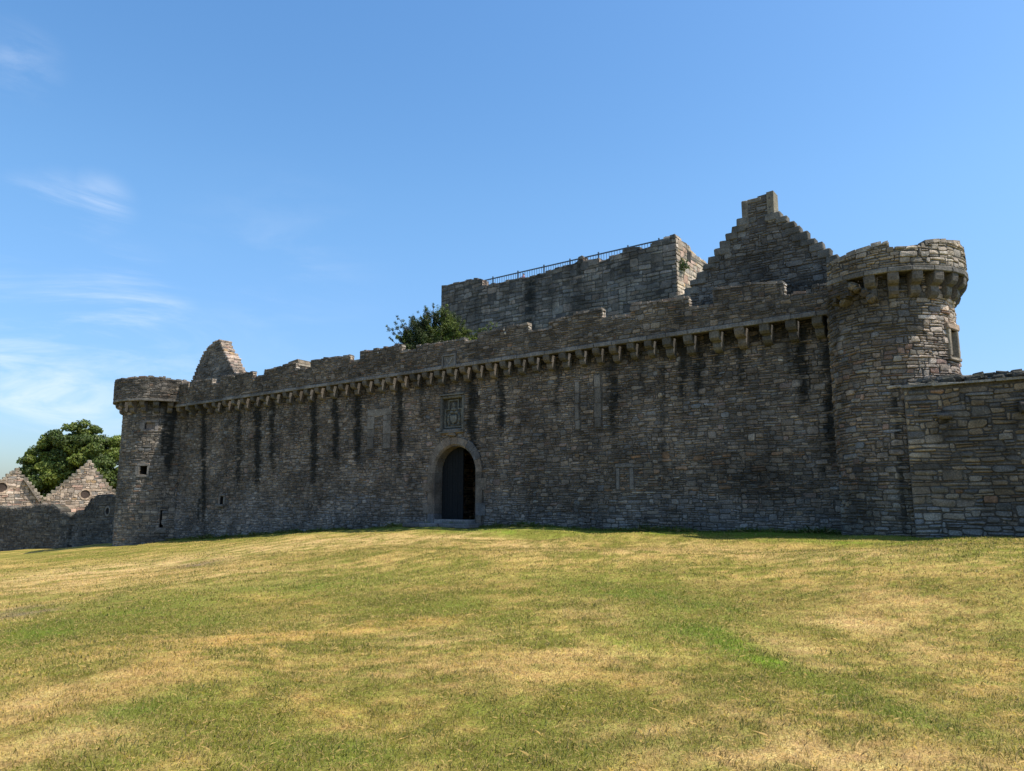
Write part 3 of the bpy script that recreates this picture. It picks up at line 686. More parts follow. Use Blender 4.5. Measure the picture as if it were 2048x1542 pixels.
vs = [Pm(mx + x * k_, o_, c + .48 + z * k_) for k_, o_ in ((1, -.13), (1, -.05), (.82, -.03)) for x, z in sh]
mb.add(vs, [(r * 10 + q, r * 10 + (q + 1) % 10, (r + 1) * 10 + (q + 1) % 10, (r + 1) * 10 + q) for r in range(2) for q in range(10)] + [tuple(range(20, 30))], gc, 2)
for side in (-1, 1):
    lump(mx + side * .34, c + .62, .07, .11, .09); lump(mx + side * .36, c + .43, .09, .14, .09); lump(mx + side * .30, c + .26, .08, .10, .08); lump(mx + side * .26, c + .72, .05, .05, .08)
lump(mx, c + .18, .28, .045, .07); lump(mx - .1, c + .36, .05, .05, .13); lump(mx + .09, c + .52, .05, .06, .13)
mb.build('carved_arms', STM, cw)
# small carved block above the arch keystone
mb = MB(); mb.stone(MAIN, -.75, .35, .0, .11, 4.78, 4.99, (.22, .18, .14), .012, .04, 2); mb.stone(MAIN, -.33, .12, .05, .19, 4.62, 4.88, (.19, .155, .12), .03, .07, 2)
mb.build('carved_block', STM, cw)
# framed tablet in the parapet above
mb = MB()
for q in ((-.30, .56, 8.46, 8.54), (-.30, .56, 7.90, 7.96), (-.30, -.23, 7.96, 8.46), (.49, .56, 7.96, 8.46)): mb.box(MAIN, q[0], q[1], .60, .70, q[2], q[3], (.155, .148, .138), 2, j=.004)
mb.box(MAIN, -.2, .46, .60, .645, 7.99, 8.43, (.14, .135, .125), 2, j=.004)
mb.hexa([MAIN.pt(s, o, z) for o in (.645, .67) for s, z in ((-.06, 8.32), (.0, 8.36), (.13, 8.12), (.10, 8.05))], (.17, .16, .145), 2)
mb.hexa([MAIN.pt(s, o, z) for o in (.645, .67) for s, z in ((.30, 8.36), (.34, 8.30), (.16, 8.05), (.12, 8.12))], (.22, .21, .19), 2)
mb.build('parapet_tablet', STM, cw)
# blocked windows: dressed margins left in the rubble
for nm, rects, lab in [('blocked_window', BW[:3], 'blocked window left of the gate, pale dressed margins'), ('blocked_window', BW[3:5], 'blocked window right of the gate, tall grey margins'), ('blocked_window', BW[5:], 'small blocked window low in the wall')]:
    mb = MB()
    for a, b_, c, d in rects:
        if b_ - a > 1 or d - c < .25: mb.stone(MAIN, a + .01, b_ - .01, -.01, .035, c + .005, d - .005, tone((.165, .150, .132), .9, 1.1), .006, .02, 2); continue
        z = c
        while z < d - .05:
            h = min(rnd.uniform(.35, .9), d - z)
            if d - z - h < .15: h = d - z
            mb.stone(MAIN, a + rnd.uniform(0, .06), b_ - rnd.uniform(0, .05), -.01, .035 + rnd.uniform(0, .02), z + .006, z + h - .006, tone((.170, .155, .138), .75, 1.12), .008, .02, 2); z += h
    o = mb.build(nm, STM, cw); o['label'] = lab
mb = MB()
a, b_, c, d = GUN
mb.stone(MAIN, a - .2, b_ + .2, -.02, .20, c - .17, c - .01, (.13, .115, .10), .015, .05, 2); mb.stone(MAIN, a - .2, a - .01, -.02, .07, c, d, (.19, .165, .14), .015, .03, 2)
mb.stone(MAIN, b_ + .01, b_ + .2, -.02, .07, c, d, (.17, .155, .135), .015, .03, 2); mb.stone(MAIN, a - .15, b_ + .15, -.02, .08, d + .005, d + .15, (.18, .16, .14), .02, .04, 2)
mb.build('gun_loop', STM, cw)

# parapet on corbels: (px, py) of its outline read on the plane 0.6 m in front of the wall
PO = .60
def segs_from(fr, pts, off, rough=.05, step=.42):
    """pts: list of ((px,py),(px,py)) runs -> roughened top segments"""
    out_ = []
    for (p, q) in pts:
        s0, z0 = fr.hit(*p, off); s1, z1 = fr.hit(*q, off)
        n = max(1, int((s1 - s0) / step)); prev = z0
        for k in range(n):
            a = s0 + (s1 - s0) * k / n; b = s0 + (s1 - s0) * (k + 1) / n
            za = z0 + (z1 - z0) * k / n + rnd.uniform(-rough, rough); zb = z0 + (z1 - z0) * (k + 1) / n + rnd.uniform(-rough, rough)
            out_.append((a, b, za, zb))
    for k in range(len(out_) - 1):
        g = out_[k + 1][0]
        out_[k] = (out_[k][0], g, out_[k][2], out_[k][3])
    return out_
PAR = [((338, 771), (348, 770)), ((348, 771), (374, 766)), ((376, 780), (380, 779)), ((380, 765), (423, 758)), ((424, 769), (441, 767)), ((441, 755), (504, 744)), ((505, 755), (528, 752)), ((529, 741), (590, 727)), ((591, 741), (621, 736)), ((622, 721), (699, 712)),
       ((700, 724), (719, 721)), ((720, 705), (802, 690)), ((803, 703), (832, 701)), ((833, 692), (928, 679)), ((929, 686), (954, 682)), ((955, 668), (1055, 648)), ((1056, 663), (1098, 658)), ((1099, 645), (1130, 636)), ((1131, 633), (1203, 618)),
       ((1204, 639), (1261, 631)), ((1262, 611), (1300, 604)), ((1301, 604), (1376, 596)), ((1377, 617), (1425, 612)), ((1426, 579), (1500, 569)), ((1501, 568), (1567, 566)), ((1568, 590), (1622, 585)), ((1623, 575), (1668, 566)), ((1669, 558), (1700, 552))]
segs = segs_from(MAIN, PAR, PO, .02, .5)
pz0 = 7.86
mb = MB()
walkseg(mb, MAIN, segs, .31, PO, pz0)
tf = topfun(segs)
mb.box(MAIN, -25.8, -20.5, -.02, .32, 7.9, 8.95, MORT, 1)  # unseen filler added in the slot to block sun from the left tower
def stain_par(s, z): return .30 + .18 * math.sin(s * 1.3) * math.sin(s * .37 + 1)
masonry(mb, MAIN, segs[0][0], segs[-1][1], pz0 + .17, 9.9, .11, .085, lambda s, z: z < tf(s) - .01 and not (-.34 < s < .60 and z < 8.56), pal=PAL_TOP, palf=lambda s, z: PAL_TOP + [(4, (.21, .18, .15))], stain=stain_par, off=PO, seed=23, relief=(.012, .05), warp=.05)
# lintel course resting on the corbels
CORB_PX = [355, 373, 392, 409, 426, 447, 465, 483, 503, 522, 544, 568, 589, 610, 632, 656, 680, 704, 728, 752, 775, 798, 823, 848, 872, 897, 923, 949, 976, 1004, 1033, 1061, 1091, 1123, 1156, 1190, 1224, 1259, 1294, 1332, 1374, 1427, 1477, 1527, 1580, 1633]
def line_y(px): return 812 + (px - 355) * (632 - 812) / (1640 - 355)
CS = [sx(p, line_y(p), PO) for p in CORB_PX]
ed = [segs[0][0]] + [(CS[k] + rnd.uniform(-.05, .05)) for k in range(0, len(CS))] + [segs[-1][1]]
for a, b_ in zip(ed[:-1], ed[1:]):
    mb.stone(MAIN, a + .006, b_ - .006, PO - .03, PO + rnd.uniform(.045, .065), pz0 - .004, pz0 + .165 + rnd.uniform(-.01, .01), tone((.165, .158, .15), .85, 1.15), .006, .02, 2, st=.15)
caps(mb, MAIN, segs, .31, PO, PAL_TOP, .03, .10, mi=3)
for k in range(len(segs) - 1):   # rough ends of the merlons
    za, zb = segs[k][3], segs[k + 1][2]; s = segs[k][1]
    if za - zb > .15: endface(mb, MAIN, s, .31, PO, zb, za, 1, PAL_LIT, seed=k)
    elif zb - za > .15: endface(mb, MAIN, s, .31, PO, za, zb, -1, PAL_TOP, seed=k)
mb.build('parapet', STM, cw)
# small shot holes seen as pale spots: their daylight is painted as pale plugs on the merlons
mb = MB()
for px, py in [(470, 754), (757, 706), (1009, 660), (1011, 667)]:
    s, z = H(px, py, PO); mb.stone(MAIN, s - .045, s + .045, PO + .02, PO + .06, z - .05, z + .05, (.62, .58, .50), .02, .03, 2)
mb.build('pale_hole_plug', STM, cw)

# corbels: two-tier, three worn variants, shared meshes
def corbel_mesh(k, proj=.62, h=.66, w=.33):
    r = random.Random(k); vs = []; fs = []
    pr = [(0, 0), (1, 0), (1, -.17), (.95, -.33), (.80, -.45), (.56, -.49), (.50, -.52), (.53, -.60), (.53, -.74), (.44, -.88), (.26, -.97), (.0, -1.0)]
    pr = [(a * proj, b * h) for a, b in pr]; n = len(pr)
    pr = [(a + (r.uniform(-.012, .012) if 0 < i < n - 1 and i > 1 else 0), b + (r.uniform(-.01, .01) if i > 1 else 0)) for i, (a, b) in enumerate(pr)]
    for wx in (-w / 2, -w / 2 + .025, w / 2 - .025, w / 2):
        e = abs(wx) == w / 2
        for i, (a, b) in enumerate(pr):
            k1 = (a * .955 if (e and a > .1) else a); k2 = (b + (.012 if b < -.05 else 0)) if e else b
            ww = wx * (1.0 if b > -.5 * h else .86)
            vs.append((ww + r.uniform(-.006, .006), k1, k2))
    for c in range(3):
        for i in range(n): fs.append((c * n + i, c * n + (i + 1) % n, (c + 1) * n + (i + 1) % n, (c + 1) * n + i))
    fs += [tuple(range(n - 1, -1, -1)), tuple(range(3 * n, 4 * n))]
    m = bpy.data.meshes.new('corbel'); m.from_pydata(vs, [], fs); m.materials.append(M_DRESS)
    ca = m.attributes.new('tint', 'FLOAT_COLOR', 'POINT'); t = [(.118, .106, .092), (.105, .10, .09), (.135, .118, .10), (.09, .086, .08)][k % 4]
    ca.data.foreach_set('color', list((*t, 1)) * len(vs)); sa = m.attributes.new('stain', 'FLOAT', 'POINT'); sa.data.foreach_set('value', [.12] * len(vs))
    return m
CM = [corbel_mesh(k) for k in range(4)]; CM_D = [corbel_mesh(k + 4, .56, .72, .34) for k in range(4)]; CM_R = [corbel_mesh(k + 8, .46, .74, .32) for k in range(4)]
# mesh axes: x along the wall (right), y outwards -> rotate so +y points along n (x then points to -u)
def put_corbel(parent, pos, nang, mesh, sc=1.0):
    o = bpy.data.objects.new('corbel', mesh); COLL.objects.link(o); o.parent = parent
    o.location = Vector(pos) - Vector(tuple(parent['_w'])); o.rotation_euler = (0, 0, nang - math.pi / 2); o.scale = (sc, 1, sc)
    o['_w'] = list(pos)
    return o
na = math.atan2(MAIN.n[1], MAIN.n[0])
for k, s in enumerate(CS):
    put_corbel(cw, MAIN.pt(s, -.02, pz0 - .006), na, rnd.choice(CM), rnd.uniform(.93, 1.06) * (1.1 if k > 38 else 1.0))

# ------------------------------------------------------------------ round towers
def tower(name, label, drum, zb, zmach, ztop, zc_top, proj, corb, CMs, a_lo, a_hi, pal, palf, seed, holes, stain, ring_top, cstep, relief=(.015, .06), cs=.118, cz=.094, shaft_top=None, cpal=PAL_TOP, skipc=(), fill=None):
    """drum.R = shaft radius; ring radius R + proj"""
    t = thing(name, label, 'tower', (drum.c[0], drum.c[1], zb + .4))
    R = drum.R; mb = MB()
    st_ = shaft_top or zmach + .25
    def ins(s, z):
        for h in holes:
            if h[0] - h[4] < s < h[1] + h[4] and h[2] - h[4] < z < h[3] + h[4]: return False
        return True
    masonry(mb, drum, a_lo * R, a_hi * R, zb, st_, cs, cz, ins, pal=pal, palf=palf, stain=stain, seed=seed, relief=relief, warp=.05)
    L = 2 * math.pi * R
    surf(mb, drum, np.linspace(-L / 2, L / 2, 73), np.arange(zb, st_, .5).tolist() + [st_], [h[:4] for h in holes], stain=stain)
    for h in holes: reveal(mb, drum, h[:4], h[5], col=(.045, .04, .035), lip=.02)
    top = [drum.pt(-L / 2 + L * k / 72, 0, st_) for k in range(72)]
    mb.add(top, [tuple(range(72))], (.10, .09, .075), 3)
    mb.build('shaft', STM, t)
    # parapet ring
    mb = MB()
    class Ring:
        def pt(self, s, off, z):
            a = drum.a0 + s; r = R + proj + off; return (drum.c[0] + r * math.cos(a), drum.c[1] + r * math.sin(a), z)
    class RingL:
        def pt(self, s, off, z): return Ring().pt(s / (R + proj), off, z)
    RR = R + proj
    tf_ = topfun([(a, b, c, d) for a, b, c, d in ring_top])
    nseg = 64; lo, hi = ring_top[0][0], ring_top[-1][1]
    for a, b, c, d in ring_top:
        n = max(1, int(math.ceil((b - a) * RR / .3)))
        for k in range(n):
            aa = a + (b - a) * k / n; bb = a + (b - a) * (k + 1) / n; zz0 = c + (d - c) * k / n; zz1 = c + (d - c) * (k + 1) / n
            mb.box(RingL(), aa * RR, bb * RR, -.36, 0, zmach, zz0, MORT, 1, z1b=zz1)
    masonry(mb, RingL(), lo * RR, hi * RR, zmach + .16, max(max(c, d) for _, _, c, d in ring_top) + .1, .11, .088, lambda s, z: z < tf_(s / RR) - .01, pal=cpal, palf=(lambda s, z: [(4, (.42, .36, .29)), (3, (.36, .31, .255)), (2, (.48, .41, .33)), (1, (.22, .20, .17))] if (drum is DRt and s > .55) else cpal), seed=seed + 2, off=0, relief=(.012, .055), stain=lambda s, z: .22 if s < .3 else .05)  # right ring's sunny side: sun painted as paler, less stained stones
    a = lo
    while a < hi - .01:
        b = min(hi, a + cstep); 
        mb.stone(RingL(), a * RR + .006, b * RR - .006, -.03, .05 + rnd.uniform(0, .02), zmach - .004, zmach + .155, tone((.175, .16, .14), .85, 1.15), .006, .02, 2, st=.1); a = b
    caps(mb, RingL(), [(a * RR, b * RR, c, d) for a, b, c, d in ring_top], -.36, 0, cpal, .03, .12, mi=3)
    if fill:
        n = 8
        for k in range(n):
            aa = fill[0] + (fill[1] - fill[0]) * k / n; bb = fill[0] + (fill[1] - fill[0]) * (k + 1) / n
            mb.box(RingL(), aa * RR, bb * RR, -.36, -.002, fill[2] + rnd.uniform(-.03, .12), zmach - .005, MORT, 1)
        masonry(mb, RingL(), fill[0] * RR, fill[1] * RR, fill[2] + .1, zmach + .16, .12, .09, None, pal=PAL_TOP, seed=seed + 7, off=.002, relief=(.012, .06), stain=lambda s, z: .3)
    mb.build('parapet', STM, t)
    a = corb[0]; k = 0
    while a <= corb[1]:
        if k not in skipc:
            p = drum.pt(a * R, -.03, zmach - .006); put_corbel(t, p, drum.a0 + a, rnd.choice(CMs), rnd.uniform(.95, 1.08) * (zmach - zc_top) / .72)
        a += corb[2]; k += 1
    return t

DRt = Drum(19.05, 1.85)
# left tower
DL = Drum(-27.5, 2.5)
def cyl_s(drum, px, py):
    """arc position and height of a photo pixel on a drum"""
    r = ray(px, py); dx, dy = r[0], r[1]; cx, cy = drum.c
    A = dx * dx + dy * dy; B = -2 * (dx * cx + dy * cy); Cc = cx * cx + cy * cy - drum.R ** 2; D = B * B - 4 * A * Cc
    if D < 0: D = 0
    t = (-B - math.sqrt(D)) / (2 * A); x, y = dx * t, dy * t
    a = math.atan2(y - cy, x - cx) - drum.a0
    a = (a + math.pi) % (2 * math.pi) - math.pi
    return a * drum.R, EZ + r[2] * t
def rect_px(drum, x0, y0, x1, y1):
    a = cyl_s(drum, x0, (y0 + y1) / 2); b = cyl_s(drum, x1, (y0 + y1) / 2); c = cyl_s(drum, (x0 + x1) / 2, y1); d = cyl_s(drum, (x0 + x1) / 2, y0)
    return (a[0], b[0], c[1], d[1])
w1 = rect_px(DL, 290, 845, 310, 859); w2 = rect_px(DL, 279, 932, 294, 950); w3 = rect_px(DL, 320.5, 1020, 324, 1049); w3b = rect_px(DL, 318.5, 1049, 325.5, 1055)
hl = [(*w1, .0, .22), (*w2, .0, .8), (*w3, .0, .6), (*w3b, .0, .6)]
def st_left(s, z):
    v = 0
    for ps, w, z0, a in [(cyl_s(DL, 330, 850)[0], .22, 5.2, .9), (cyl_s(DL, 343, 850)[0], .35, 4.2, 1.1), (cyl_s(DL, 312, 840)[0], .18, 6.6, .5)]:
        v = max(v, a * math.exp(-((s - ps) / w) ** 2) * min(1, max(0, (z - z0 + 1.5) / 1.5)))
    return max(v, .35 * max(0, (z - 6.5)))
tl = tower('round_tower', 'left round corner tower with a dark square window and a tall slit', DL, -2.6, 8.2, 9.75, 7.45, .66, (-2.6, 2.0, .305), CM_D, -1.75, 1.15, PAL_MAIN, lambda s, z: [(4, (.225, .195, .16)), (3, (.20, .18, .155)), (2, (.17, .165, .155)), (1, (.26, .215, .165)), (.4, (.25, .17, .12))], 41, hl, st_left,
           [(-math.pi, -.9, 9.75, 9.72), (-.9, -.35, 9.70, 9.82), (-.35, .0, 9.84, 9.78), (.0, .35, 9.70, 9.66), (.35, .8, 9.68, 9.60), (.8, 1.45, 9.58, 9.45), (1.45, math.pi, 9.4, 9.4)], .30)
for (a, b_, c, d), nm, col in [(w1, 'blocked_window', (.235, .21, .19)), (w2, 'window_frame', (.215, .20, .18))]:
    mb = MB(); t_ = .22 if nm == 'blocked_window' else .16
    mb.stone(DL, a - t_ * 1.6, a - .005, -.02, .07, c, d, col, .006, .02, 2); mb.stone(DL, b_ + .005, b_ + t_, -.02, .07, c, d, tuple(x * .9 for x in col), .006, .02, 2)
    mb.stone(DL, a - t_, b_ + t_, -.02, .08, d + .005, d + .16, tuple(x * .85 for x in col), .006, .02, 2); mb.stone(DL, a - t_, b_ + t_, -.02, .08, c - .14, c - .005, tuple(x * .9 for x in col), .006, .02, 2)
    if nm == 'blocked_window':
        mb.stone(DL, a + .01, (a + b_) / 2 + .12, -.20, -.12, c + .01, d - .01, (.24, .19, .155), .006, .02, 2); mb.stone(DL, (a + b_) / 2 + .13, b_ - .01, -.20, -.10, c + .01, d - .01, (.22, .18, .15), .006, .02, 2)
    mb.build(nm, STM, tl)
mb = MB(); a, b_, c, d = w3
mb.stone(DL, a - .22, b_ + .28, -.02, .065, c - .55, w3b[2] - .02, (.20, .18, .155), .008, .02, 2)
mb.build('gun_loop', STM, tl)

# right tower

w4 = (DRt.R * math.radians(59), DRt.R * math.radians(73), 5.98, 6.82)
w5 = rect_px(DRt, 1697, 727, 1707, 749)
hr = [(*w4, .12, .6)]
def st_right(s, z):
    jx = cyl_s(DRt, 1797, 900)[0]
    return max(.30 * max(0, z - 6.8) if s < 1 else .1, .85 * math.exp(-((s - jx) / .10) ** 2) if z < 5.2 else 0, .32 * min(1, max(0, (4.6 - z) / 1.5)), (.45 * math.exp(-((s + 1.9) / .35) ** 2)) if z > 3 else 0)
def pal_rt(s, z):  # light put into stone colour: paler sunny flank, darker shaded side
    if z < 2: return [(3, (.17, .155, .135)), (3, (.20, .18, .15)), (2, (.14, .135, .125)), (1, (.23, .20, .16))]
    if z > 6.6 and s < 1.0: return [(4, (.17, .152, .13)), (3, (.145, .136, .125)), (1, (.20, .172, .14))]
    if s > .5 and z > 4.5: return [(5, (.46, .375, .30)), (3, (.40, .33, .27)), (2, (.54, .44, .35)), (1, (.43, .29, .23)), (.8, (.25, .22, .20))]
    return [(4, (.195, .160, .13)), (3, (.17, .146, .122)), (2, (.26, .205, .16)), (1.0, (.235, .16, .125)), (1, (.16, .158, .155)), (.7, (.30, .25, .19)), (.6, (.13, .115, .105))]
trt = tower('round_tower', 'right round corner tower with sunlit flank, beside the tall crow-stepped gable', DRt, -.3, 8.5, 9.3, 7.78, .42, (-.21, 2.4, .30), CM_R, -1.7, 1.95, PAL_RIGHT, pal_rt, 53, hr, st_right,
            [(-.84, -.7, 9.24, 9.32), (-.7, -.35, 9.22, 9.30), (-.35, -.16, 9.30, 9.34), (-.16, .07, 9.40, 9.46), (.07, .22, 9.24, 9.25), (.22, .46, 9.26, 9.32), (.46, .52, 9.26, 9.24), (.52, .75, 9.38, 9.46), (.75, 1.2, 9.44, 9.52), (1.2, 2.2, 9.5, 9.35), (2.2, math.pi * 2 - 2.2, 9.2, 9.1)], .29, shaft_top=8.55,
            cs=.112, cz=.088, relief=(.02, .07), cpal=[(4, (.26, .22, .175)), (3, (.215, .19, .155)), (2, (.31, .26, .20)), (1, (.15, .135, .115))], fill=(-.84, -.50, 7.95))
mb = MB(); a, b_, c, d = w4; col = (.36, .30, .22)
mb.stone(DRt, a - .14, a - .004, -.25, .09, c, d, col, .008, .02, 2); mb.stone(DRt, b_ + .004, b_ + .14, -.25, .09, c, d, col, .008, .02, 2)
mb.stone(DRt, a - .18, b_ + .18, -.25, .12, d + .005, d + .22, (.34, .25, .18), .01, .03, 2); mb.stone(DRt, a - .16, b_ + .16, -.25, .11, c - .13, c - .005, col, .008, .02, 2)
mb.box(DRt, (a + b_) / 2 + .02, (a + b_) / 2 + .10, -.3, -.2, c, d, (.25, .21, .16), 2)
mb.build('window_frame', STM, trt)
# broken stones where the ring meets the wall
mb = MB()
for px, py, r_ in [(1690, 596, .16), (1703, 590, .18), (1712, 575, .2), (1722, 582, .14), (1684, 607, .14), (1697, 606, .12), (1735, 588, .15), (1745, 600, .14)]:
    s, z = cyl_s(DRt, px, py); mb.stone(DRt, s - r_ * .8, s + r_ * .8, -.05, .22 + r_, z - r_ * .7, z + r_ * .7, pick([(1, (.22, .185, .145)), (2, (.16, .14, .115)), (2, (.12, .105, .09))]), .05, .08, 3)
mb.build('broken_corbel', STM, trt)

# ------------------------------------------------------------------ crow-stepped gabled range behind the wall
GO = -2.5
gt = thing('gabled_range', 'tall dark crow-stepped gable with chimney stump behind the right end of the wall', 'building', MAIN.pt(14.4, GO - 1, .5))
Lst = [(1368, 588), (1371.5, 578), (1383, 560.5), (1395, 546), (1407, 529.5), (1418.5, 515), (1430.5, 499.5), (1442, 484), (1453, 468.5), (1465, 454.5), (1475.5, 440)]
Rst = [(1561, 423.5), (1572.5, 430), (1588, 441.5), (1599, 452), (1614, 463.5), (1629.5, 475), (1644, 485.5), (1659, 497), (1674, 508.5), (1689, 523), (1702, 541)]
gs = []
ls = [H(*p, GO) for p in Lst]; rs_ = [H(*p, GO) for p in Rst]
ch0 = H(1485, 404, GO); ch1 = H(1545, 394, GO)
for k in range(len(ls)):
    nxt = ls[k + 1][0] if k + 1 < len(ls) else ch0[0]
    gs.append((ls[k][0], nxt, ls[k][1], ls[k][1]))
gs[0] = (10.4, gs[0][1], gs[0][2], gs[0][3])
gs.append((ch0[0], H(1515, 399, GO)[0], ch0[1] + .02, ch0[1] + .02)); gs.append((H(1515, 399, GO)[0], H(1533, 395, GO)[0], ch0[1] + .10, ch0[1] + .12)); gs.append((H(1533, 395, GO)[0], ch1[0], H(1540, 384, GO)[1], H(1540, 384, GO)[1]))
prev = ch1[0]
for k in range(len(rs_)): gs.append((prev, rs_[k][0], rs_[k][1], rs_[k][1])); prev = rs_[k][0]
gs.append((prev, prev + .8, rs_[-1][1] - .35, rs_[-1][1] - .5))
mb = MB(); tf2 = topfun(gs)
walkseg(mb, MAIN, [(a, b, c - .02, d - .02) for a, b, c, d in gs], GO - .32, GO, 5.0)
masonry(mb, MAIN, 10.4, gs[-1][1], 7.9, 14.6, .12, .105, lambda s, z: z < tf2(s) - .20 and z < tf2(s - .12) and z < tf2(s + .12) - .0, pal=[(4, (.155, .142, .125)), (3, (.132, .125, .115)), (2, (.18, .162, .14)), (1, (.11, .10, .09)), (.7, (.19, .185, .17))], stain=lambda s, z: .30 + (.2 if z < 10 else 0), off=GO, seed=61, relief=(.02, .07))
mb.build('gable_wall', STM, gt)
mb = MB()
for k, (a, b, c, d) in enumerate(gs[:-1]):
    if ch0[0] - .01 <= a < ch1[0]: continue
    wide = rnd.uniform(.02, .06); left = a < ch0[0]
    j_ = .015
    aa, bb = (a - wide, b + rnd.uniform(.15, .4)) if left else (a - rnd.uniform(.15, .4), b + wide)
    mb = MB(); mb.stone(MAIN, aa, bb, GO - .33, GO + .075, c - rnd.uniform(.27, .33), c + rnd.uniform(-.02, .03), tone((.145, .134, .114), .7, 1.15), .022, .035, 3, st=.2)
    mb.build('crow_step', STM, gt)
mb = MB()
a, b = ch0[0], ch1[0]
mb.stone(MAIN, a - .04, a + .22, GO - .6, GO + .06, ch0[1] - 1.15, ch0[1] + .02, (.17, .15, .12), .012, .03, 3); 
mb.box(MAIN, b - .23, b + .04, GO - .6, GO + .05, ch0[1] - 1.15, H(1540, 383, GO)[1], (.20, .175, .13), 3, j=.015)
mb.stone(MAIN, a + .2, b - .45, GO - .6, GO + .03, ch0[1] - .16, ch0[1] + .04, (.15, .135, .11), .01, .03, 3)
mb.build('chimney', STM, gt)
# body of the range behind the gable
mb = MB(); mb.box(MAIN, 12.0, 18.4, -9, GO - .33, 0, 9.6, (.15, .135, .115), 1); mb.build('side_wall', STM, gt)

# ------------------------------------------------------------------ ruined gable behind the left of the wall
RO = -4.0
rg = thing('ruined_gable', 'ragged triangular gable ruin with a sunlit broken right edge, behind the left parapet', 'ruin', MAIN.pt(-28, RO - 1, 0))
pts = [((376, 775), (386, 757)), ((386, 757), (392, 742)), ((392, 741), (399, 726)), ((399, 725), (407, 708)), ((407, 707), (416, 697)), ((416, 696), (425, 689)), ((425, 683), (441, 680)), ((441, 688), (447, 701)), ((447, 702), (455, 716)), ((455, 718), (463, 733)), ((463, 735), (468, 742)), ((468, 744), (476, 752)), ((476, 755), (480, 765))]
g2 = []
for p, q in pts:
    s0, z0 = H(*p, RO); s1, z1 = H(*q, RO); n = 3 if s1 - s0 > .4 else 2
    for k in range(n):
        zz = z0 + (z1 - z0) * (k + .5) / n + rnd.uniform(-.05, .05); g2.append((s0 + (s1 - s0) * k / n, s0 + (s1 - s0) * (k + 1) / n, zz, zz))
for k in range(len(g2) - 1): g2[k] = (g2[k][0], g2[k + 1][0], g2[k][2], g2[k][3])
mb = MB(); walkseg(mb, MAIN, g2, RO - .95, RO, 4.0, col=(.20, .17, .13)); t3 = topfun(g2)
masonry(mb, MAIN, g2[0][0], g2[-1][1], 8.4, 13.6, .15, .12, lambda s, z: z < t3(s), pal=[(4, (.21, .18, .145)), (3, (.175, .155, .13)), (2, (.25, .21, .165))], off=RO, seed=67, relief=(.02, .08))
for k in range(len(g2)):
    a, b, c, d = g2[k]; nz_ = g2[k + 1][2] if k + 1 < len(g2) else c - 1
    if nz_ < c:
        o = RO
        while o > RO - .85:
            w = rnd.uniform(.2, .4); hgt = c - max(nz_ - .1, c - .8); zz = c
            while zz > c - hgt:
                h = rnd.uniform(.12, .2)
                mb.stone(MAIN, b - .22, b + rnd.uniform(.0, .12), o - w, o, zz - h, zz + rnd.uniform(0, .03), pick(PAL_WARM), .02, .04, 0); zz -= h  # broken edge towards the sun: paler stones carry some of the light
            o -= w
caps(mb, MAIN, g2, RO - .95, RO, PAL_WARM, .03, .1, .2, .4, mi=0, over=.05)
mb.build('gable_wall', STM, rg)

# chimney stump behind a merlon
s0, z0 = H(571, 722, -1.2); s1, _ = H(596, 735, -1.2)
ck = thing('chimney_stump', 'low square chimney stump with thin cap, sunlit right side, behind a merlon of the wall', 'chimney', MAIN.pt((s0 + s1) / 2, -1.9, 8.3))
zt = H(590, 722, -1.2)[1]
mb = MB(); mb.box(MAIN, s0 + .15, s1 - .1, -3.3, -1.25, 8.2, zt - .3, (.30, .25, .2), 1)
class KE:
    def pt(self_, a, off, z): return MAIN.pt(s1 - .1 + off, -1.25 - a, z)
masonry(mb, KE(), 0, 2.05, 8.3, zt - .3, .14, .11, pal=PAL_WARM, seed=4, off=.003)  # sun side painted paler than the front
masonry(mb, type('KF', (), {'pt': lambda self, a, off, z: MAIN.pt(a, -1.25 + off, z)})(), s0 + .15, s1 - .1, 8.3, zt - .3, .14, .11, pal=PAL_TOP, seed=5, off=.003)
mb.build('stack', STM, ck)
mb = MB(); mb.box(MAIN, s0, s1 + .02, -3.45, -1.1, zt - .29, zt - .16, (.34, .29, .22), 3, j=.02); mb.box(MAIN, s0 + .2, s1 - .12, -3.2, -1.3, zt - .155, zt + .06, (.33, .27, .2), 3, j=.06); mb.build('cap', STM, ck)

# ------------------------------------------------------------------ tower keep
KO = -16.0
HK = lambda px, py: H(px, py, KO)
kp = thing('tower_keep', 'large square keep rising behind the wall, grey front in shade and right side sunlit', 'castle tower', MAIN.pt(-2, KO - 4, .5))
KT = [((882, 574), (895, 572)), ((896, 571), (931, 564)), ((932, 562), (963, 558)), ((964, 573), (1000, 566)), ((1001, 566), (1036, 559)), ((1037, 558), (1058, 555)), ((1059, 554), (1090, 548)), ((1090.5, 546), (1108, 541)), ((1109, 539), (1141, 531)), ((1142, 528), (1155, 524)), ((1156, 518), (1164, 515)), ((1165, 524), (1197, 518)),
      ((1198, 524), (1217, 519)), ((1218, 515), (1245, 508)), ((1246, 501), (1279, 496)), ((1280, 503), (1302, 496)), ((1303, 487), (1338, 480)), ((1339, 474), (1350.5, 471))]
ks = segs_from(MAIN, KT, KO, .03, .6); ks[0] = (HK(882, 640)[0], *ks[0][1:])
ka, kb = ks[0][0], ks[-1][1]
mb = MB(); walkseg(mb, MAIN, ks, KO - .8, KO, 5.0)
tk = topfun(ks)
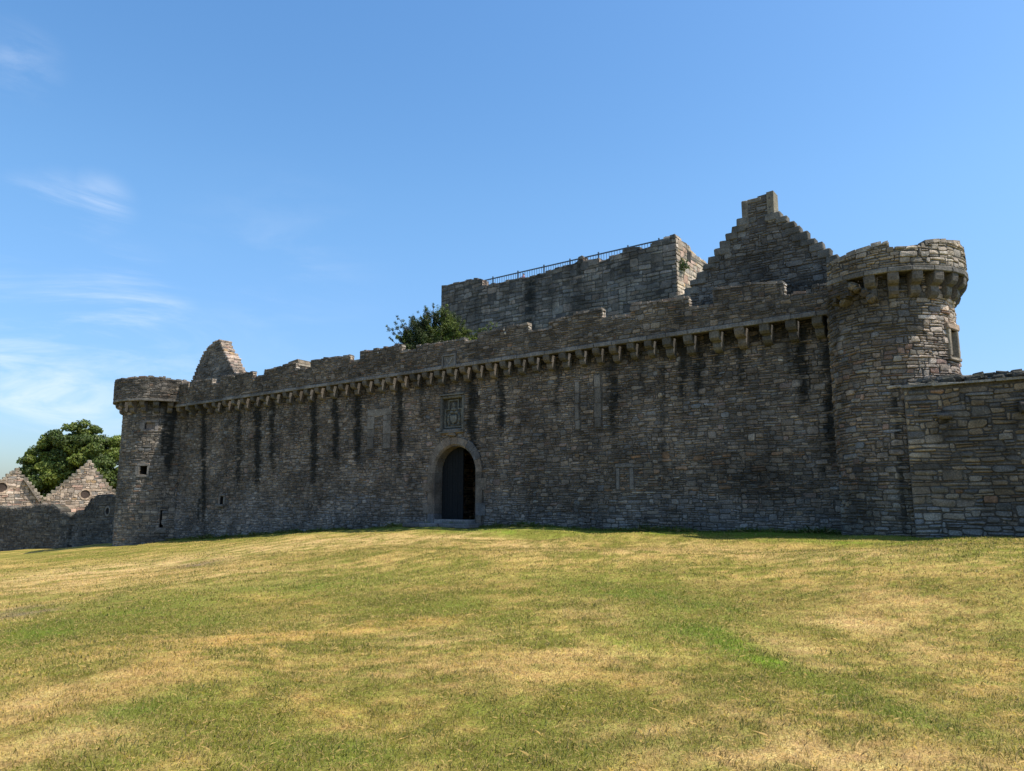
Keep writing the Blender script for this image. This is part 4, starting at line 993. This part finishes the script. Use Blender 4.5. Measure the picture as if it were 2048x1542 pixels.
def st_keep(s, z):
    v = .18 + .35 * max(0, (z - 17.2)) / 2
    for px, w, zl, a in [(1062, .5, 10, .8), (1052, .3, 9, .6), (975, .5, 13, .35), (1145, .5, 14, .55), (1160, .35, 14.5, .6), (1100, .8, 15.5, .5), (1250, .6, 15, .35), (955, .35, 12, .45)]:
        s_ = HK(px, 600)[0]; v = max(v, a * math.exp(-((s - s_) / w) ** 2) * min(1, max(0, (z - zl + 1) / 1.0)))
    return v
KH = [(*HK(968, 595), .16, .22), (*HK(1225, 548), .14, .3), (*HK(1306, 531), .14, .22), (*HK(925, 607), .12, .12), (*HK(1133, 566), .25, .08)]
def in_keep(s, z):
    if z > tk(s) - .03: return False
    for hs_, hz_, rw, rh in KH:
        if abs(s - hs_) < rw and abs(z - hz_) < rh: return False
    return True
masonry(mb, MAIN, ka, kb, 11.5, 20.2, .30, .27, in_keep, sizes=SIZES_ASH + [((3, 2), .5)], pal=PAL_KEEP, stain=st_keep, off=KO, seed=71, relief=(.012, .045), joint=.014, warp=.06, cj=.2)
caps(mb, MAIN, ks, KO - .8, KO, PAL_TOP, .04, .14, .3, .6, mi=3)
for k in range(len(ks) - 1):
    za, zb = ks[k][3], ks[k + 1][2]
    if za - zb > .2: endface(mb, MAIN, ks[k][1], KO - .8, KO, zb, za, 1, PAL_WARM, seed=k)
mb.build('front_wall', STM, kp)
c_ = MAIN.pt(kb, KO, 0)
KR = Frame((c_[0], c_[1]), (.5994, .8005), (.8005, -.5994))
kr = []
for (p, q) in [((1350.5, 472), (1358, 478)), ((1358, 479), (1372, 486)), ((1372, 487), (1381, 498)), ((1381, 503), (1392, 512)), ((1392, 513), (1402, 520)), ((1402, 521), (1413, 528)), ((1413, 529), (1440, 548))]:
    s0_, z0_ = KR.hit(*p); s1_, z1_ = KR.hit(*q); kr.append((s0_, s1_, z0_, z1_))
for k in range(len(kr) - 1): kr[k] = (kr[k][0], kr[k + 1][0], kr[k][2], kr[k][3])
kr[0] = (0.0, *kr[0][1:]); kr[-1] = (kr[-1][0], 11.0, kr[-1][2], kr[-1][2] - .3)
mb = MB(); walkseg(mb, KR, kr, -.8, 0, 5.0, col=(.2, .17, .14)); tkr = topfun(kr)
kh = (*[KR.hit(1374, 515)[0], KR.hit(1381, 518)[0]], KR.hit(1377, 524)[1], KR.hit(1377, 503)[1])
masonry(mb, KR, 0, 11, 11.5, 20, .34, .27, lambda s, z: z < tkr(s) - .03 and not (kh[0] < s < kh[1] and kh[2] < z < kh[3]), sizes=SIZES_ASH, pal=PAL_WARM, off=0, seed=73, relief=(.012, .05), joint=.014, warp=.03, cj=.2)  # sunlit side: extra sun put into stones paler than the front's
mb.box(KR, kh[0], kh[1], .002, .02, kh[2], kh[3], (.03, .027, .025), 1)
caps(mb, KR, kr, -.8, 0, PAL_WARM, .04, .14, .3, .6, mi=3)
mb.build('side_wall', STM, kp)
mb = MB()
mb.box(MAIN, ka + .02, kb - .82, KO - 11, KO - .82, 3, 17.6, (.14, .13, .11), 1)
mb.build('inner_block', STM, kp)

# railing on the keep
RLO = KO - .45
rl = thing('roof_railing', 'thin dark metal railing along the top of the keep', 'railing', MAIN.pt(-2, RLO, 17.7))
M_RAIL = plain('dark_rail_metal', (.10, .12, .14), .5, .3)
s_a = H(958, 563, RLO)[0]; s_b = H(1348, 473, RLO)[0]; zr = np.mean([H(p, q, RLO)[1] for p, q in [(986, 556), (1036, 545), (1088, 534), (1140, 521), (1197, 509), (1256, 495), (1318, 481)]])
rz = lambda s: zr
mb = MB(); mb.box(MAIN, s_a, s_b, RLO - .035, RLO + .035, zr - .05, zr + .03, (.05,) * 3); mb.build('top_rail', M_RAIL, rl)
mb = MB(); mb.box(MAIN, s_a, s_b, RLO - .02, RLO + .02, zr - 1.02, zr - .98, (.05,) * 3); mb.build('bottom_rail', M_RAIL, rl)
posts = [s_a] + [H(p, q, RLO)[0] for p, q in [(986, 556), (1036, 545), (1088, 534), (1140, 521), (1197, 509), (1256, 495), (1318, 481), (1332, 477)]]
for s in posts:
    mb = MB(); mb.box(MAIN, s - .04, s + .04, RLO - .045, RLO + .045, 17.5, zr + .15, (.05,) * 3); mb.build('post', M_RAIL, rl)
for a, b in zip(posts[:-1], posts[1:]):
    mb = MB(); n = max(2, int(round((b - a) / .215)))
    for k in range(1, n): s = a + (b - a) * k / n; mb.box(MAIN, s - .012, s + .012, RLO - .012, RLO + .012, zr - 1.0, zr - .04, (.05,) * 3)
    mb.build('balusters', M_RAIL, rl)

# ------------------------------------------------------------------ right-hand outer wall
OW = 1.95
rw = thing('outer_wall', 'lower rubble wall at the right edge, with thin slab coping and loose stones on top', 'castle wall', MAIN.pt(21, OW - .5, .3))
sA = H(1806, 772, OW)[0]; sB = 29.0
z1_, z2_ = H(1810, 776, OW)[1], H(2040, 760, OW)[1]
zc = lambda s: z1_ + (z2_ - z1_) * (s - sA) / (H(2040, 760, OW)[0] - sA)
mb = MB()
mb.box(MAIN, sA, sB, -1.2, OW, -.6, zc(sA), MORT, 1, z1b=zc(sB))
bl = H(1893, 832, OW); br = H(2046, 815, OW)
def st_rw(s, z): return max(.14 + .25 * max(0, z - 4.4), .8 * math.exp(-((s - bl[0]) / .28) ** 2 - ((z - bl[1] + .35) / .45) ** 2), .8 * math.exp(-((s - br[0]) / .3) ** 2 - ((z - br[1] + .1) / .5) ** 2), .4 * math.exp(-((s - 22.0) / .5) ** 2 - ((z - 1.4) / .6) ** 2))
masonry(mb, MAIN, sA, 26, -.2, min(zc(sA), zc(26)) - .02, .118, .092, None, sizes=SIZES_BIG, pal=PAL_RIGHT, palf=lambda s, z: PAL_RIGHT if z > 1.6 else [(3, (.19, .18, .165)), (3, (.165, .16, .155)), (1, (.23, .19, .15))], stain=st_rw, off=OW, seed=81, relief=(.02, .08), joint=.009, warp=.08)
mb.stone(MAIN, bl[0] - .2, bl[0] + .16, OW, OW + .22, bl[1] - .10, bl[1] + .10, (.12, .10, .08), .03, .06, 0); mb.stone(MAIN, br[0] - .1, br[0] + .25, OW, OW + .3, br[1] - .15, br[1] + .15, (.12, .10, .085), .03, .06, 0, st=.5)
mb.build('masonry', STM, rw)
mb = MB(); s = sA - .05
while s < 26:
    w = rnd.uniform(.45, .95); mb.box(MAIN, s + .006, s + w - .006, .6, OW + rnd.uniform(.10, .17), zc(s) + .0, zc(s) + rnd.uniform(.055, .075), tone((.23, .21, .18), .8, 1.2), 3, j=.012, z1b=zc(s + w) + rnd.uniform(.055, .075)); s += w
mb.build('coping', STM, rw)
mb = MB(); mb.box(MAIN, sA + .3, 26, -1.1, OW - .28, zc(sA) - .1, zc(sA) + .27, (.09, .085, .075), 3, j=.01, z1b=zc(26) + .30)
for k in range(900):
    s = rnd.uniform(sA + .1, 26); o = rnd.uniform(-1.1, OW - .12)
    base = zc(s) + .05; d_ = (OW - .1 - o); top = min(.16 + .22 * min(1, d_ / .9), .15 + d_ * .6) * min(1, .35 + (s - sA) / 1.6) * (1 if s < sA + .5 else 1)
    z = base + rnd.uniform(0, max(.02, top)); r_ = rnd.uniform(.07, .19)
    mb.stone(MAIN, s - r_, s + r_, o - r_, o + r_ * .9, z - r_ * .45, z + r_ * .40, pick([(3, (.11, .105, .095)), (2, (.08, .078, .07)), (2, (.16, .145, .12)), (.5, (.25, .23, .2))]), .035, .06, 3, st=.25)
mb.build('loose_stones', STM, rw)

# ------------------------------------------------------------------ left boundary wall
BWF = Frame((-26.0, 52.0), (.906, -.4226), (-.4226, -.906))
lw = thing('boundary_wall', 'low dark rubble wall with broken top running off to the left of the left tower', 'wall', BWF.pt(-7, -.3, -2.2))
bp_ = [(-60, 1016), (0, 1017), (17, 1017), (23, 1021), (43, 1015.5), (62, 1015.5), (70, 1010), (83, 1011.6), (107.7, 1013), (116.8, 1019.4), (127, 1027), (142.7, 1032), (151.8, 1027), (167.4, 1025.8), (172.5, 1016.8), (181.6, 1002.5), (192, 993.4), (226, 991.5), (236, 991)]
sg = []
for p, q in zip(bp_[:-1], bp_[1:]):
    s0_, z0_ = BWF.hit(*p); s1_, z1b_ = BWF.hit(*q); n = max(1, int((s1_ - s0_) / .3))
    for k in range(n): sg.append((s0_ + (s1_ - s0_) * k / n, s0_ + (s1_ - s0_) * (k + 1) / n, z0_ + (z1b_ - z0_) * k / n + rnd.uniform(-.07, .07), z0_ + (z1b_ - z0_) * (k + 1) / n + rnd.uniform(-.07, .07)))
mb = MB(); walkseg(mb, BWF, sg, -.8, 0, -4.5); tb = topfun(sg)
oh = BWF.hit(216, 1022)
def st_bw(s, z): return max(.42, .95 * math.exp(-((s - BWF.hit(142, 1060)[0]) / .22) ** 2))
masonry(mb, BWF, sg[0][0], 1.0, -4.3, 2.6, .15, .12, lambda s, z: z < tb(s) and math.hypot((s - oh[0]) / .2, (z - oh[1]) / .3) > 1, pal=[(4, (.15, .14, .125)), (3, (.125, .118, .108)), (2, (.18, .165, .14)), (1, (.10, .095, .09))], stain=st_bw, off=0, seed=91, relief=(.02, .07))
caps(mb, BWF, sg, -.8, 0, PAL_TOP, .04, .16, .2, .5, mi=3)
mb.build('masonry', STM, lw)
mb = MB(); n = 12
for k in range(n):
    t0 = 6.2832 * k / n; t1 = 6.2832 * (k + 1) / n
    mb.hexa([BWF.pt(oh[0] + r * math.cos(t) * .75, o, oh[1] + r * math.sin(t)) for o in (-.02, .06) for r, t in ((.26, t0), (.26, t1), (.38, t1), (.38, t0))], (.20, .185, .165), 2)
mb.hexa([BWF.pt(oh[0] + x, o, oh[1] + z) for o in (-.3, .012) for x, z in ((-.17, -.2), (.17, -.2), (.17, .2), (-.17, .2))], (.012,) * 3, 1)
mb.build('round_opening', STM, lw)

# ------------------------------------------------------------------ two sunlit crow-stepped gables beyond it
def far_gable(fr, top_px, label, zb, holes, seed, skew=None, apex=None):
    c = fr.hit(*apex)
    t = thing('stepped_gable', label, 'ruin', fr.pt(c[0], -.4, zb + .5), 'sunlit crow-stepped gables beyond the left boundary wall')
    sg = []
    for (x0, y0, x1) in top_px:
        s0_, z0_ = fr.hit(x0, y0); s1_, _ = fr.hit(x1, y0); sg.append([s0_, s1_, z0_, z0_])
    for k in range(len(sg) - 1): sg[k][1] = sg[k + 1][0]
    mb = MB(); walkseg(mb, fr, [tuple(g) for g in sg], -.8, 0, zb, col=(.20, .165, .13)); tf_ = topfun([tuple(g) for g in sg])
    def ins(s, z):
        if z > tf_(s) - .04: return False
        for hs_, hz_, r in holes:
            if math.hypot(s - hs_, z - hz_) < r: return False
        return True
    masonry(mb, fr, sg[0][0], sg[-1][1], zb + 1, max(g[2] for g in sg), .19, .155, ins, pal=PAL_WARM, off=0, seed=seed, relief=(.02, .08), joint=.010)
    mb.build('gable_wall', STM, t)
    for a, b, c_2, _ in sg:
        mb = MB(); mb.stone(fr, a - .04, b + .05, -.84, .06, c_2 - .3, c_2 + rnd.uniform(-.01, .04), pick([(3, (.30, .26, .2)), (1, (.2, .18, .15))]), .03, .04, 3); mb.build('crow_step', STM, t)
    for hs_, hz_, r in holes:
        mb = MB(); n = 14
        for k in range(n):
            t0 = 6.2832 * k / n; t1 = 6.2832 * (k + 1) / n
            mb.hexa([fr.pt(hs_ + q * math.cos(tt), o, hz_ + q * math.sin(tt)) for o in (-.02, .08) for q, tt in ((r * .92, t0), (r * .92, t1), (r * 1.22, t1), (r * 1.22, t0))], pick([(1, (.40, .31, .23))]), 2)
        mb.build('round_window', STM, t)
        mb = MB(); mb.add([fr.pt(hs_ + r * .93 * math.cos(6.2832 * k / n), .004, hz_ + r * .93 * math.sin(6.2832 * k / n)) for k in range(n)], [tuple(range(n))], (.07, .05, .04), 2); mb.build('dark_disc', STM, t)  # flat dark disc: the opening's inner shade put into the colour
    if skew:
        (p, q) = skew; a = fr.hit(*p); b = fr.hit(*q); L = math.hypot(b[0] - a[0], b[1] - a[1]); nx_, nz2 = -(b[1] - a[1]) / L, (b[0] - a[0]) / L
        mb = MB(); n = 9
        for k in range(n):
            u0, u1 = k / n + .004, (k + 1) / n - .004
            P = lambda u, v, o: fr.pt(a[0] + (b[0] - a[0]) * u + nx_ * v, o, a[1] + (b[1] - a[1]) * u + nz2 * v)
            mb.hexa([P(u0, -.09, .02), P(u1, -.09, .02), P(u1, .09, .02), P(u0, .09, .02), P(u0, -.07, .38), P(u1, -.07, .38), P(u1, .05, .38), P(u0, .05, .38)], (.22, .19, .15), 2)
        mb.build('roof_tabling', STM, t)
    return t
az = math.radians(146); nF = (math.sin(az), math.cos(az)); uF = (-nF[1], nF[0])
GF = Frame((-40.0, 76.0), uF, nF)
def Z7(x, y, o=(0, 900)): return (o[0] + x / 7.708, o[1] + y / 7.708)
def steps(L):
    out_ = []
    for k in range(len(L)):
        x, y = Z7(L[k][0], L[k][1]); x2, _ = Z7(L[k + 1][0] if k + 1 < len(L) else L[k][0] + 60, 0); out_.append((x, y, x2))
    return out_
gB = steps([(640, 770), (668, 725), (735, 670), (800, 620), (865, 568), (935, 515), (1000, 465), (1065, 410), (1120, 362), (1190, 305), (1245, 258), (1310, 212), (1355, 160), (1402, 212), (1440, 280), (1480, 332), (1525, 390), (1572, 450), (1620, 505), (1665, 560), (1720, 600), (1770, 650), (1830, 700), (1890, 750), (1950, 800)])
hB = GF.hit(170.5, 988.5)
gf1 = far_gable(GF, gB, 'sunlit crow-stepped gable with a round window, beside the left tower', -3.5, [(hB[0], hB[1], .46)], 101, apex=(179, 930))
az2 = math.radians(142); n2_ = (math.sin(az2), math.cos(az2)); GF2 = Frame((-46.0, 73.0), (-n2_[1], n2_[0]), n2_)
gA = steps([(-560, 760), (-420, 700), (-300, 640), (-200, 580), (-100, 500), (-20, 455), (45, 415), (100, 370), (160, 330), (185, 318), (240, 280), (290, 322), (318, 378), (370, 432), (425, 490), (475, 545), (520, 600), (560, 650), (605, 705), (645, 762), (690, 820)])
hA = GF2.hit(3, 975)
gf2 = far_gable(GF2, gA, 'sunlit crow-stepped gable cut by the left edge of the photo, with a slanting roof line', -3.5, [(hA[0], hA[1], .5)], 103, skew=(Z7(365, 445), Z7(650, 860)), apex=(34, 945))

# ------------------------------------------------------------------ step, sign, person, plants, trees
mb = MB()
for a, b in [(-2.35, -1.3), (-1.3, -.1), (-.1, .9), (.9, 1.75)]:
    mb.stone(MAIN, a + .006, b - .006, .08, 1.0 + rnd.uniform(-.05, .08), .36, .545 + rnd.uniform(-.008, .008), tone((.12, .117, .115), .9, 1.1), .008, .03, 2)
    
o = mb.build('doorstep', STM, None, MAIN.pt(-.3, .5, .36)); tag(o, 'low worn grey stone step on the grass before the arched gate', 'step')
M_WHITE = plain('white_paint', (.8, .8, .78), .5, var=.03)
SGS = H(921.5, 1017, -1.6)[0]
sg_ = thing('floor_sign', 'small pale pointed sign standing in the dark gate passage', 'sign', MAIN.pt(SGS, -1.6, .6))
mb = MB(); c = (SGS, -1.6)
mb.hexa([MAIN.pt(c[0] - .16, c[1] - .01, 1.02), MAIN.pt(c[0] + .16, c[1] - .01, 1.02), MAIN.pt(c[0] + .16, c[1] + .02, 1.02), MAIN.pt(c[0] - .16, c[1] + .02, 1.02), MAIN.pt(c[0] - .04, c[1] - .01, 1.3), MAIN.pt(c[0] + .04, c[1] - .01, 1.3), MAIN.pt(c[0] + .04, c[1] + .02, 1.3), MAIN.pt(c[0] - .04, c[1] + .02, 1.3)], (.8,) * 3)
mb.build('sign_panel', M_WHITE, sg_)
mb = MB(); mb.box(MAIN, SGS - .02, SGS + .02, -1.62, -1.60, .605, 1.02, (.3,) * 3); mb.box(MAIN, SGS - .12, SGS + .12, -1.72, -1.5, .603, .63, (.3,) * 3); mb.build('stand', M_IRON, sg_)

# child in pink behind the railing
M_SKIN = plain('skin', (.45, .27, .2), .6, var=.05); M_PINK = plain('pink_cloth', (.62, .33, .42), .8, var=.1); M_HAIR = plain('brown_hair', (.06, .035, .02), .7)
ps, pz = H(1046, 548, RLO - .25); feet = zr - 1.02
pb = MAIN.pt(ps, RLO - .28, feet)
def skin_fig(name, verts, edges, rad, mat_, parent, loc, root=0, lev=1):
    me = bpy.data.meshes.new(name); me.from_pydata(verts, edges, []); o = bpy.data.objects.new(name, me); COLL.objects.link(o)
    o.modifiers.new('skin', 'SKIN'); me.skin_vertices[0].data[root].use_root = True
    for v, r in zip(me.skin_vertices[0].data, rad): v.radius = (r, r)
    sb = o.modifiers.new('sub', 'SUBSURF'); sb.levels = lev; sb.render_levels = lev
    me.materials.append(mat_); o.location = loc or (0, 0, 0)
    if parent: o.parent = parent; o.location = (0, 0, 0)
    return o
hgt = 1.0
V_ = [(0, 0, .50), (0, 0, .62), (0, 0, .76), (0, 0, .82), (0, 0, .865), (0, 0, .94), (.10, 0, .76), (.135, -.03, .62), (.12, -.10, .53), (.115, -.15, .52), (-.10, 0, .76), (-.135, -.03, .62), (-.12, -.10, .53), (-.115, -.15, .52), (.06, 0, .46), (.062, -.01, .26), (.062, .01, .05), (.062, -.07, .02), (-.06, 0, .46), (-.062, -.01, .26), (-.062, .01, .05), (-.062, -.07, .02)]
E_ = [(0, 1), (1, 2), (2, 3), (3, 4), (4, 5), (2, 6), (6, 7), (7, 8), (8, 9), (2, 10), (10, 11), (11, 12), (12, 13), (0, 14), (14, 15), (15, 16), (16, 17), (0, 18), (18, 19), (19, 20), (20, 21)]
R_ = [.085, .08, .085, .035, .06, .055, .035, .028, .02, .018, .035, .028, .02, .018, .06, .042, .028, .022, .06, .042, .028, .022]
pr = skin_fig('person', V_, E_, R_, M_SKIN, None, pb); pr.rotation_euler = (0, 0, na + math.pi / 2)
tag(pr, 'small child in a pink top standing behind the keep railing', 'person')
pr['_w'] = list(pb)
top_ = skin_fig('pink_top', [(0, 0, .44), (0, 0, .60), (0, 0, .76), (.10, 0, .765), (.135, -.03, .63), (-.10, 0, .765), (-.135, -.03, .63)], [(0, 1), (1, 2), (2, 3), (3, 4), (2, 5), (5, 6)], [.11, .10, .095, .048, .042, .048, .042], M_PINK, pr, None)
hr_ = skin_fig('hair', [(0, .012, .90), (0, .015, .955), (0, .045, .87)], [(0, 1), (0, 2)], [.062, .06, .045], M_HAIR, pr, None)

# foliage
def leaf_mat(name, sat=1.0):
    m, nt, b = mat(name); at = N(nt, 'ShaderNodeAttribute', attribute_name='tint')
    nt.links.new(at.outputs['Color'], b.inputs['Base Color']); b.inputs['Roughness'].default_value = .55; b.inputs['Specular IOR Level'].default_value = .35
    tr = N(nt, 'ShaderNodeBsdfTranslucent'); nt.links.new(at.outputs['Color'], tr.inputs[0]); mx_ = N(nt, 'ShaderNodeMixShader'); mx_.inputs[0].default_value = .28
    nt.links.new(b.outputs[0], mx_.inputs[1]); nt.links.new(tr.outputs[0], mx_.inputs[2]); nt.links.new(mx_.outputs[0], [n for n in nt.nodes if n.type == 'OUTPUT_MATERIAL'][0].inputs[0])
    return m
M_LEAF = leaf_mat('broad_leaf'); M_YEW = leaf_mat('yew_needles')
M_BARK = plain('bark', (.09, .07, .05), .9, var=.3)
def leaves(centers, n_per, size, cols, rs, shell=.55, flat=.5, parent=None, name='crown', mat_=None, elong=1.6, up=.2):
    Vs = []; Cs = []
    for (c, r, kcol) in centers:
        n = int(n_per * (r[0] * r[1] + r[0] * r[2] + r[1] * r[2]) / 3)
        d = rs.normal(size=(n, 3)); d /= np.linalg.norm(d, axis=1)[:, None]
        rad = (shell + (1 - shell) * rs.rand(n) ** .6) * (1 + .22 * (vnoise(d[:, 0] * 3 + c[0], d[:, 2] * 3 + c[1], 3) - .5) * 2)
        P = np.array(c) + d * rad[:, None] * np.array(r)
        nn = d + rs.normal(size=(n, 3)) * .7 + np.array([0, 0, up]); nn /= np.linalg.norm(nn, axis=1)[:, None]
        t = np.cross(nn, rs.normal(size=(n, 3))); t /= np.linalg.norm(t, axis=1)[:, None]; b = np.cross(nn, t)
        s = size * rs.uniform(.6, 1.35, (n, 1)); t = t * s * elong * .5; b = b * s * .5
        Vs.append(np.stack([P - t, P - b * .9 + t * .1, P + t, P + b * .9 + t * .1], 1).reshape(-1, 3))
        base = np.array(cols[kcol % len(cols)]) * rs.uniform(.65, 1.35, (n, 1)) * (1 + rs.uniform(-.08, .08, (n, 3)))
        Cs.append(np.repeat(base, 4, axis=0))
    V = np.concatenate(Vs); Cc = np.concatenate(Cs); me = bpy.data.meshes.new(name)
    fast_mesh(me, V - np.array(tuple(parent['_w'])), np.arange(len(V)).reshape(-1, 4), Cc); me.materials.append(mat_)
    o = bpy.data.objects.new(name, me); COLL.objects.link(o); o.parent = parent; o['_w'] = list(parent['_w']); return o
def limb_mesh(paths, name, parent, mat_):
    mb = MB()
    for pts_, radii in paths:
        n = 7; vs = []
        for p, r in zip(pts_, radii):
            for k in range(n): vs.append((p[0] + r * math.cos(6.2832 * k / n), p[1] + r * math.sin(6.2832 * k / n), p[2]))
        fs = [(q * n + k, q * n + (k + 1) % n, (q + 1) * n + (k + 1) % n, (q + 1) * n + k) for q in range(len(pts_) - 1) for k in range(n)]
        mb.add(vs, fs, (.1, .08, .06))
    return mb.build(name, mat_, parent)
def at_depth(px, py, Y): r = ray(px, py); k = Y / r[1]; return np.array((r[0] * k, Y, EZ + r[2] * k))
rs2 = np.random.RandomState(3)
TY = 96.0; base = at_depth(165, 1060, TY); zg = float(gz(base[0], TY))
bt = thing('broadleaf_tree', 'big round leafy green tree behind the sunlit stepped gables', 'tree', (base[0], TY, zg))
lobes = [(150, 893, 42), (118, 900, 38), (185, 900, 40), (90, 905, 30), (212, 905, 38), (230, 930, 42), (78, 955, 34), (105, 950, 38), (135, 935, 42), (165, 950, 46), (200, 950, 42), (230, 975, 38), (60, 972, 20), (95, 985, 30), (130, 985, 36), (175, 990, 36), (215, 1000, 34), (160, 868, 26), (132, 872, 24), (190, 874, 22), (265, 915, 46), (290, 950, 40), (270, 980, 36), (50, 985, 18), (72, 925, 24), (110, 1020, 30), (190, 1030, 36), (250, 1020, 34)]
cs_ = []
for k, (x, y, r) in enumerate(lobes):
    p = at_depth(x, y, TY); R1 = r / 1460 * TY
    for q in range(13):
        d = rs2.normal(size=3); d /= np.linalg.norm(d); d[1] = d[1] * 1.3 - .15
        rr = R1 * rs2.uniform(.32, .52); cs_.append((tuple(p + d * R1 * rs2.uniform(.55, .95)), (rr, rr, rr * .72), int(rs2.randint(4))))
leaves(cs_, 520, .21, [(.13, .17, .03), (.09, .125, .024), (.17, .21, .036), (.065, .095, .02)], rs2, parent=bt, mat_=M_LEAF, shell=.5)
tp = [((base[0], TY, zg), (base[0] + .3, TY, zg + 4), (base[0] - .2, TY, 5), (base[0] + .1, TY, 9))]
P_ = [([np.array(p) for p in tp[0]], [.7, .55, .42, .2])]
for k in range(14):
    c = cs_[rs2.randint(len(cs_))][0]; st = np.array((base[0], TY, rs2.uniform(2, 5))); P_.append(([st, (st + np.array(c)) / 2 + np.array([0, 0, .3]), np.array(c)], [.28, .17, .06]))
limb_mesh(P_, 'trunk', bt, M_BARK)

YY = 45.0; yb = at_depth(860, 800, YY)
yt = thing('yew_tree', 'dark green yew with ragged upswept branches rising behind the parapet beside the keep', 'tree', (yb[0], YY, .5))
def H2(px, py): return at_depth(px, py, YY)
root = H2(875, 735); cs_ = []; P_ = [([np.array((yb[0] + .3, YY, .5)), np.array((root[0], YY, 6)), root], [.35, .3, .22])]
tips = [(777, 655, .9), (783, 680, .9), (790, 650, 1), (800, 640, 1), (805, 668, 1), (812, 690, 1), (822, 632, 1), (815, 655, 1), (838, 625, 1), (845, 640, 1), (852, 618, 1), (866, 612, 1), (872, 625, 1), (880, 620, 1), (895, 616, 1), (905, 630, 1), (912, 645, 1), (918, 655, 1), (930, 648, .9), (936, 668, .9), (948, 660, .8), (952, 678, .8), (860, 650, 1), (885, 655, 1), (835, 660, 1), (900, 670, 1), (825, 700, 1), (850, 690, 1), (870, 690, 1), (920, 685, 1), (840, 680, 1), (795, 668, 1), (955, 668, .9), (970, 656, .8), (985, 652, .8), (962, 662, .9), (976, 660, .8), (948, 672, 1), (992, 650, .6)]
for x, y, r in [(815, 672, 20), (835, 655, 22), (868, 640, 22), (895, 640, 22), (915, 655, 20), (935, 675, 16), (950, 685, 12), (812, 692, 18), (850, 660, 30), (880, 650, 32), (905, 665, 28), (830, 678, 24), (870, 685, 34), (900, 690, 34), (922, 680, 22), (845, 695, 28)]:
    p = H2(x, y); R1 = r / 1460 * YY
    for q in range(9):
        d = rs2.normal(size=3); d /= np.linalg.norm(d); cs_.append((tuple(p + d * R1 * rs2.uniform(.3, .9)), (R1 * .36, R1 * .36, R1 * .55), int(rs2.randint(3)) if x < 880 else int(rs2.randint(1, 5))))
for k, (x, y, w) in enumerate(tips):
    tip = H2(x, y) + np.array([0, rs2.uniform(-.8, .8), 0]); st = root + np.array([0, 0, rs2.uniform(-.6, .2)])
    mid = (st + tip) / 2 + np.array([0, 0, -.25]); P_.append(([st, mid, tip], [.09, .05, .015]))
    n = 20
    for q in range(n):
        u = .25 + .77 * q / (n - 1); c = (1 - u) ** 2 * st + 2 * u * (1 - u) * mid + u * u * tip
        rr = (.42 * max(0, 1 - u) + .10) * w; c = c + rs2.normal(size=3) * .07
        cs_.append((tuple(c), (rr, rr * 1.1, rr * .9), int(rs2.randint(4)) if x < 890 else int(rs2.randint(2, 6))))
leaves(cs_, 3000, .036, [(.045, .062, .022), (.055, .078, .022), (.070, .098, .022), (.10, .135, .022), (.135, .175, .025), (.17, .21, .03)], rs2, parent=yt, mat_=M_YEW, shell=.15, elong=3.2, up=.5)
limb_mesh(P_, 'trunk', yt, M_BARK)

# tuft of fern growing in the side of the keep
fp = KR.pt(*[KR.hit(1361, 528)[0], .05, KR.hit(1361, 528)[1]])
ft = thing('wall_fern', 'small green fern tuft rooted high in the sunlit side of the keep', 'plant', fp)
leaves([((fp[0], fp[1], fp[2]), (.42, .35, .42), 0), ((fp[0] - .1, fp[1] + .1, fp[2] - .35), (.3, .3, .3), 1), ((fp[0] + .3, fp[1] + .3, fp[2] - .1), (.3, .3, .25), 0)], 900, .12, [(.07, .10, .03), (.045, .065, .02)], rs2, parent=ft, mat_=M_LEAF, name='fronds', shell=.2)
